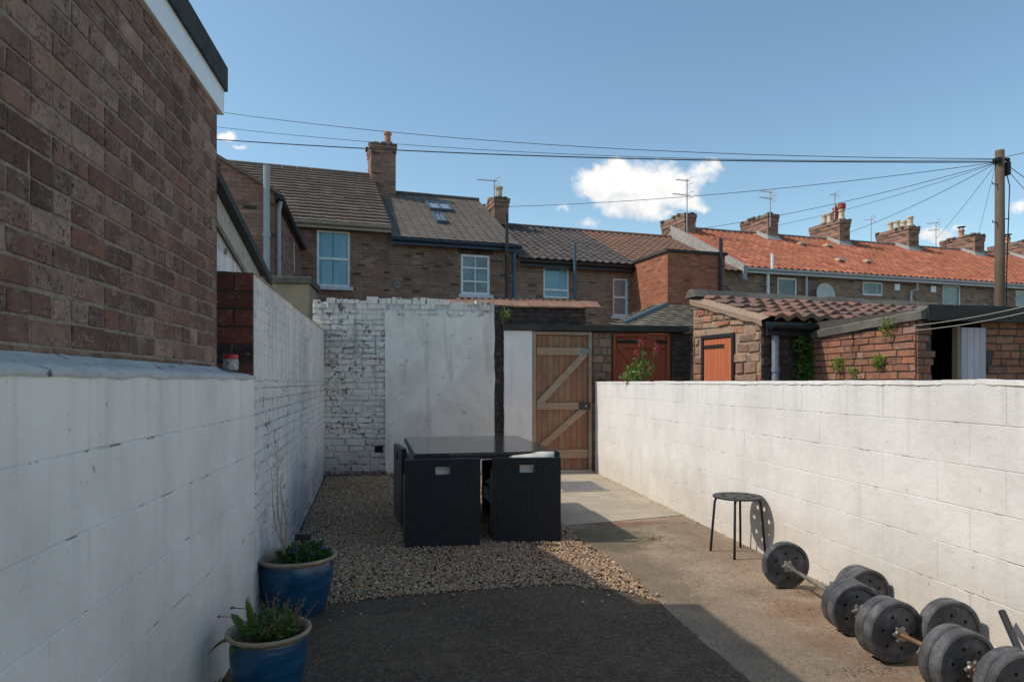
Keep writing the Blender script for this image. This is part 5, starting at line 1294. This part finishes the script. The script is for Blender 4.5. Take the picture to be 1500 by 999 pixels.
for i in range(N + 1):
    y = -.08 + (GL + .10) * i / N; w = .02 * mnoise.noise((y * 5, 0, 0)); vs += [(-.05 + w * .3, y, gf(y) - .075 + w), (-.06 + w * .4, y, gf(y) - .01), (.10, y, gf(y) + .055 + w * .3), (.18, y, gf(y) + .03)]
for i in range(N):
    for j in range(3): a_ = i * 4 + j; fs.append((a_, a_ + 1, a_ + 5, a_ + 4))
m.add(vs, fs); m.build('mortar_verge', M_['mortar_pale'], SO, smooth=False)
m = MB(); pantile(m, .06, GLEN, -.16, ez - .16 * slg + .02, GL, rz_ + .02, tw=.23, ch=.34, amp=.05, stepz=.045, jit=.010, sub=8); m.build('roof', M_['old_pantile'], SO, fixn=False)
m = MB(); x = -.07
while x < GLEN:
    e = rng.uniform(-.01, .01); Mx = Matrix.Translation((x + .2, GL - .02, rz_ + .05 + e)) @ Matrix.Rotation(rng.uniform(-.02, .02), 4, 'Y')
    m.add([Mx @ Vector(q_) for q_ in ((-.2, -.13, -.03), (.195, -.13, -.03), (.195, -.04, .085), (-.2, -.04, .085), (-.2, .06, .085), (.195, .06, .085), (.195, .14, -.03), (-.2, .14, -.03))], [(0, 1, 2, 3), (3, 2, 5, 4), (4, 5, 6, 7), (0, 3, 4, 7)]); x += .4
m.build('ridge_tiles', M_['coping'], SO, bevel=.01)
m = MB(); fw = .05
m.box(-.03, .06, dy0 + .001, dy0 + fw, 0, dzt - .001); m.box(-.03, .06, dy1 - fw, dy1 - .001, 0, dzt - .001); m.box(-.029, .059, dy0 + fw + .001, dy1 - fw - .001, dzt - fw, dzt - .002)
dr = m.build('door_frame', M_['black_metal'], SO)
m = MB(); nb = 8; a_, b_ = dy0 + fw + .004, dy1 - fw - .004
for i in range(nb): m.box(-.012, .01, a_ + (b_ - a_) * i / nb + .002, a_ + (b_ - a_) * (i + 1) / nb - .002, .05, dzt - fw - .01)
dd = m.build('door', M_['orange_wood'], SO)
m = MB(); m.box(-.02, -.013, b_ - .45, b_ + .01, dzt - fw - .14, dzt - fw - .09); m.build('hinge', M_['iron'], dd)
gutter(SO, -.02, GLEN, -.20, ez - .09, 'gutter_black', .06)
pipe(SO, [(.16, -.07, ez - .10), (.16, -.07, 0)], 'lead', .045)

IV = thing('ivy', 'dark green ivy column climbing the shaded outhouse wall', 'plant', GA + gx * .62 - gy * .10)
m = MB(); 
for k in range(14): clump(m, (rng.uniform(-.06, .06), 0, 1.0 + k * .085), (.13, .07, .09), 60, .06, .05, .2)
m.build('leaves', M_['leaf_green'], IV); m = MB(); m.tube([(0, .05, 0), (.02, .06, 1.1), (-.02, .06, 2.1)], .012, 6); m.build('stem', M_['dry'], IV)

# ------------------------------------------------------------------ brick shed with concrete slab roof and open door
WA, WB = Vector((5.02, 8.02, 0)), Vector((5.14, 6.31, 0)); wy = (WA - WB).normalized(); wx = Vector((wy.y, -wy.x, 0)); WLn = (WA - WB).length
BS = thing('brick_shed', 'red brick shed with a weathered concrete slab roof and dark open doorway', 'shed', WB, math.atan2(wx.y, wx.x))
zn, zf = 2.11, 2.02
def wpt(px):  # local x on front plane (y=0)
    a, b = ray(px); den = a * wx.y - b * wx.x; d = (WB.x * wx.y - WB.y * wx.x) / den; return (a * d - WB.x) / wx.x
m = MB()
lay(m, (-.002, WLn, .2), (0, -1, 0), (-1, 0, 0), 0, WLn, 2.0, .235, .079, .012, .010, .005, jit=.003, bond=2, rough=.005, dj=.005, zj=.05, lenjit=.1, mask=lambda x, z: z + .2 < zf + (zn - zf) * x / WLn - .03)
o0, o1, o2, o3 = wpt(1364), wpt(1405), wpt(1442), 2.4
def mS(x, z): return not (o0 < x < o2)
lay(m, (0, -.002, .2), (1, 0, 0), (0, -1, 0), 0, o3, 1.98, .235, .079, .012, .010, .005, jit=.003, bond=2, rough=.005, dj=.005, mask=mS, back=False)
m.quad((0, 0, 0), (o0, 0, 0), (o0, 0, zn - .02), (0, 0, zn - .02), 1); m.quad((o2, 0, 0), (o3, 0, 0), (o3, 0, zn - .02), (o2, 0, zn - .02), 1)
m.quad((o0, 0, 0), (o0, .25, 0), (o0, .25, zn), (o0, 0, zn), 1); m.quad((o2, .25, 0), (o2, 0, 0), (o2, 0, zn), (o2, .25, zn), 1)
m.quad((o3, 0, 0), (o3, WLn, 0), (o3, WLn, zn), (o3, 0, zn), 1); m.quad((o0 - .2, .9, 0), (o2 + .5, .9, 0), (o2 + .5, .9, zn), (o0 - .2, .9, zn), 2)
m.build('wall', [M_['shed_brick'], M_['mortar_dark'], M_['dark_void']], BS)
m = MB(); K = 16; vs = []; fs = []
for i in range(K + 1):
    y = -.12 + (WLn + .12) * i / K; zz = zn + (zf - zn) * y / WLn; e = .015 * mnoise.noise((y * 4, 1, 0))
    vs += [(-.05 + e, y, zz - .03 + e), (-.06 + e, y, zz + .05 + e), (.10, y, zz + .12 + e * .6), (3.4, y, zz + .14), (3.4, y, zz - .03)]
for i in range(K):
    for j in range(4): a_ = i * 5 + j; fs.append((a_, a_ + 1, a_ + 6, a_ + 5))
fs += [tuple(range(4, -1, -1)), tuple(K * 5 + j for j in range(5))]
m.add(vs, fs); m.build('roof_slab', M_['coping'], BS, fixn=True)
m = MB(); m.box(.02, 3.3, -.135, -.121, zn - .035, zn + .125); m.build('slab_edge', M_['coping_dark'], BS)
m = MB(); nb = 4
for i in range(nb): m.box(o1 + (o2 - o1 - .012) * i / nb + .0025, o1 + (o2 - o1 - .012) * (i + 1) / nb - .0015, -.03, .0, .05, zn - .09)
d_ = m.build('door', M_['lilac_wood'], BS, bevel=.003); d_['label'] = 'weathered lilac door leaf'
m = MB(); m.box(o1 - .028, o1 + .0005, -.012, .06, .05, zn - .08); m.build('door_post', M_['gate_brace'], BS)
for i, (px, py, rr) in enumerate(((1233, 535, .085), (1255, 544, .05), (1293, 530, .07), (1306, 479, .11))):
    a, b = ray(px); den = a * wy.y - b * wy.x; d = (WB.x * wy.y - WB.y * wy.x) / den; p = Vector((a * d, b * d, H + (HY - py) / F * d)) - wx * .05
    fn = thing('fern', ['yellow green fern tuft on the brick shed wall, the larger of the lower left pair', 'small yellow green sprig on the brick shed wall between two larger tufts', 'yellow green fern tuft on the brick shed wall nearest the dark doorway', 'yellow green weed growing under the shed coping'][i], 'plant', p, 0, 'weeds on the shed wall')
    m = MB(); clump(m, (0, 0, 0), (rr * .7, rr, rr * 1.1), 110 if rr > .06 else 50, .045, .022, .3); m.build('leaves', M_['leaf_lime'], fn)

# valerian on the wall by the red gate
vp = at_x(936, 556, RX + .16); VL = thing('valerian', 'green valerian with red flower heads rising behind the right wall', 'plant', (vp.x, vp.y, 1.2))
m = MB(); clump(m, (0, .0, .40), (.22, .12, .14), 130, .075, .032, .4); clump(m, (-.14, 0, .32), (.15, .10, .06), 45, .07, .03, .4); clump(m, (.04, 0, .58), (.08, .07, .13), 34, .06, .026, .4); m.build('leaves', M_['leaf_val'], VL)
m = MB()
for (dx, h) in ((.02, .80), (.24, .73), (-.05, .64)):
    m.tube([(dx * .3, 0, 0), (dx * .7, 0, h * .5), (dx, 0, h)], .008, 6)
    fl = MB()
    for _ in range(46): leaf(fl, (dx + rng.gauss(0, .018), rng.gauss(0, .018), h + rng.gauss(-.02, .035)), rdir(.5), rdir(), .028, .02)
    fl.build('flower_head', M_['valerian_red'], VL)
m.build('stems', M_['leaf_green'], VL)
for (px, py, rr, lab) in ((741, 462, .10, 'leafy weed sprouting from the top of the bare brick strip'), (880, 558, .07, 'low weeds on the far end of the right wall beside the gate')):
    p = at_y(px, py, YB - .03 if px < 800 else YB - .15); wd = thing('weed', lab, 'weed', p); m = MB(); clump(m, (0, 0, 0), (rr, rr * .7, rr * 1.3 if px < 800 else .03), 70, .05, .022, .4); m.build('leaves', M_['leaf_lime'] if px < 800 else M_['leaf_dark'], wd)

# ------------------------------------------------------------------ pole and wires
PD = 17.0; pb = at_d(1464.5, 560, PD); pt = at_d(1464.5, 221, PD)
PO = thing('utility_pole', 'tall weathered wooden utility pole with fanned out cables at the right', 'utility pole', (pb.x, pb.y, 0)); 
m = MB(); m.tube([(0, 0, -.06), (0, 0, pt.z * .5), (0, 0, pt.z)], [.124, .115, .102], 18); m.build('shaft', M_['pole_wood'], PO, smooth=True)
m = MB()
for (z, sx) in ((pt.z - .85, -1), (pt.z - 1.8, -1), (pt.z - 1.7, 1), (pt.z - 2.15, 1)): m.tube([(sx * .10, -.03, z), (sx * .23, -.03, z), (sx * .23, -.03, z + .05)], .012, 6)
m.build('step_irons', M_['iron'], PO)
m = MB(); m.box(.10, .20, -.12, .06, pt.z - .62, pt.z - .30); m.box(.08, .19, -.1, .1, pt.z - .25, pt.z - .20); m.tube([(-.2, -.05, pt.z - .25), (.22, -.05, pt.z - .25)], .03, 8); m.box(-.16, -.05, -.12, .05, pt.z - .30, pt.z - .2); m.build('junction_box', M_['iron'], PO)
m = MB(); m.tube([(.14, -.06, pt.z - .6), (.20, -.08, pt.z - .9), (.17, -.08, pt.z - 1.7), (.14, -.05, pt.z - 3.2), (.15, -.05, 3)], .014, 6); m.build('riser_cable', M_['wire'], PO)
pole_top = lambda dx, dz: Vector((pb.x + dx, pb.y, pt.z + dz))
def cable(label, a, b, sag, r, mat='wire', name='overhead_cable', cat='cable', group='cables fanning out from the utility pole'):
    m = MB(); n = 26; a, b = Vector(a), Vector(b)
    r *= .8; m.tube([a.lerp(b, k / n) - Vector((0, 0, 4 * sag * (k / n) * (1 - k / n))) for k in range(n + 1)], r, 6)
    return tag(m.build(name, M_[mat]), label, cat, group)
A_ = pole_top(-.12, -.24)
cable('uppermost thin cable crossing the sky from behind the brick extension to the pole', at_d(120, 132, 26), A_ + Vector((0, 0, .03)), .62, .011)
cable('second thin cable crossing the sky just above the thick black one', at_d(120, 160, 24), A_ + Vector((0, 0, .0)), .55, .009)
cable('thick black cable crossing the sky, lowest of the three long ones', at_d(120, 189, 22), A_ + Vector((0, 0, -.05)), .30, .019)
cable('thin cable dropping across the cloud to the small slate house chimney', at_d(745, 303, 20.7), A_ + Vector((0, 0, -.06)), .18, .009)
cable('thin cable running down to the aerial chimney at the near end of the red roofs', at_d(1019, 336, 23), A_ + Vector((0, 0, -.07)), .16, .009)
cable('thin cable running down behind the second chimney of the red terrace', at_d(1140, 330, 23), A_ + Vector((0, 0, -.08)), .12, .007)
cable('thin cable running down to the chimney with dark red pots', at_d(1246, 340, 23.4), A_ + Vector((0, 0, -.09)), .10, .009)
cable('steep thin cable running down to the chimney with a black cowl', at_d(1371, 350, 24.2), A_ + Vector((0, 0, -.11)), .06, .007)
cable('steepest thin cable dropping almost straight beside the utility pole', at_d(1432, 348, 24.8), A_ + Vector((0, 0, -.13)), .03, .006)
B_ = pole_top(.14, -.30)
cable('cable rising from the pole top to the right edge of the picture', B_ + Vector((0, 0, .15)), at_d(1600, 192, 17), .06, .009)
cable('upper cable falling from the pole to the right edge of the picture', B_, at_d(1640, 350, 22), .1, .012)
cable('lower cable falling from the pole to the right edge of the picture', B_ + Vector((0, 0, -.1)), at_d(1620, 400, 24), .1, .009)
s0 = WB + Vector((0, 0, 0)) - wx * .03 - wy * .14
cable('upper pale washing line stretched from the shed corner', at_y(1338, 477, 6.15), at_d(1640, 410, 5.2), .05, .0045, 'rope', 'washing_line', 'washing line', 'washing lines by the shed')
cable('lower pale washing line stretched from the shed corner', at_y(1340, 484, 6.15), at_d(1640, 420, 4.9), .05, .0045, 'rope', 'washing_line', 'washing line', 'washing lines by the shed')

# ------------------------------------------------------------------ light and sky
EL, AZ = R(47.5), R(276)      # sun on the left (-x)
sun = bpy.data.lights.new('sun', 'SUN'); so = bpy.data.objects.new('sun', sun); COL.objects.link(so)
sun.energy = 2.95; sun.angle = R(.53); sun.color = (1, .91, .79)
sd = Vector((-math.cos(EL) * math.cos(R(6)), math.cos(EL) * math.sin(R(6)), math.sin(EL)))
so.rotation_euler = sd.to_track_quat('Z', 'Y').to_euler(); so.location = sd * 50
wd = bpy.data.worlds.new('World'); S.world = wd; wd.use_nodes = True; nt = wd.node_tree; nt.nodes.clear()
class WN(NT):
    def __init__(s, t): s.t = t
w = WN(nt)
sky = w.n('ShaderNodeTexSky', sky_type='NISHITA'); sky.sun_disc = False; sky.sun_elevation = EL; sky.sun_rotation = AZ
sky.air_density = 1.0; sky.dust_density = .6; sky.ozone_density = 1.4; sky.altitude = 30
tc = w.n('ShaderNodeTexCoord'); dirv = tc.outputs['Generated']
sx = w.n('ShaderNodeSeparateXYZ'); w.set(sx.inputs[0], dirv)
yy = w.math('MAXIMUM', sx.outputs[1], .02)
gxx, gzz = w.math('DIVIDE', sx.outputs[0], yy), w.math('DIVIDE', sx.outputs[2], yy)
cb = w.n('ShaderNodeCombineXYZ'); w.set(cb.inputs[0], gxx); w.set(cb.inputs[1], gzz); P2 = cb.outputs[0]
nx_ = w.n('ShaderNodeTexNoise'); w.set(nx_.inputs['Vector'], P2); nx_.inputs['Scale'].default_value = 16; nx_.inputs['Detail'].default_value = 8; nx_.inputs['Roughness'].default_value = .6
warp = w.scale(w.vec('SUBTRACT', nx_.outputs['Color'], (.5, .5, .5)), .055)
PW_ = w.vec('ADD', P2, warp)
sx2 = w.n('ShaderNodeSeparateXYZ'); w.set(sx2.inputs[0], PW_)
blobs = [(878, 268, 40, 26, 1), (910, 262, 48, 30, 1), (950, 268, 62, 34, 1), (985, 272, 46, 30, 1), (925, 300, 62, 26, 1), (1000, 296, 46, 18, .9), (1028, 304, 16, 10, .8), (965, 318, 30, 12, .7), (1046, 238, 20, 9, .62), (1030, 250, 24, 12, .66), (1015, 260, 20, 12, .7), (905, 245, 12, 9, .8), (828, 307, 12, 7, .5), (862, 328, 22, 9, .5),
         (326, 200, 16, 9, .9), (350, 218, 14, 6, .6), (1372, 346, 34, 14, .95), (1405, 334, 18, 7, .6), (1494, 306, 16, 12, .7)]
acc = None
for px, py, rx, ry, am in blobs:
    a, b = ray(px); cx_, cz_ = a / b, (HY - py) / F / b
    ddx = w.math('DIVIDE', w.math('SUBTRACT', sx2.outputs[0], cx_), rx * 1.13 / F / b); ddz = w.math('DIVIDE', w.math('SUBTRACT', sx2.outputs[1], cz_), ry * 1.16 / F / b)
    r2 = w.math('ADD', w.math('MULTIPLY', ddx, ddx), w.math('MULTIPLY', ddz, ddz))
    v = w.math('MULTIPLY', w.math('SUBTRACT', 1.0, r2, True), am)
    acc = v if acc is None else w.math('MAXIMUM', w.math('ADD', w.math('MULTIPLY', acc, 1.0), w.math('MULTIPLY', v, .25)), v)
fine = w.noise(P2, 55, 8, .62)
dens = w.math('ADD', acc, w.math('MULTIPLY', w.math('SUBTRACT', fine, .5), 1.0))
mask = w.math('MULTIPLY', w.step(dens, .06, .95), w.step(acc, .0, .15))
mask = w.math('MULTIPLY', mask, w.step(sx.outputs[1], .05, .1))
shade = w.step(w.math('ADD', w.math('MULTIPLY', w.noise(P2, 26, 7, .62), .9), w.math('MULTIPLY', gzz, 2.4)), .80, 1.28)
ccol = w.mix(shade, (4.1, 4.4, 4.75), (6.5, 6.35, 6.1))
skyc = w.mix(mask, w.vec('MULTIPLY', sky.outputs[0], (.97, 1.065, .985)), ccol)
bg = w.n('ShaderNodeBackground'); w.set(bg.inputs[0], skyc); bg.inputs[1].default_value = .15
ow = w.n('ShaderNodeOutputWorld'); nt.links.new(bg.outputs[0], ow.inputs[0])
S.cycles.diffuse_bounces = 7; S.cycles.max_bounces = 12
S.view_settings.view_transform = 'Standard'; S.view_settings.look = 'None'; S.view_settings.exposure = .16; S.view_settings.gamma = 1
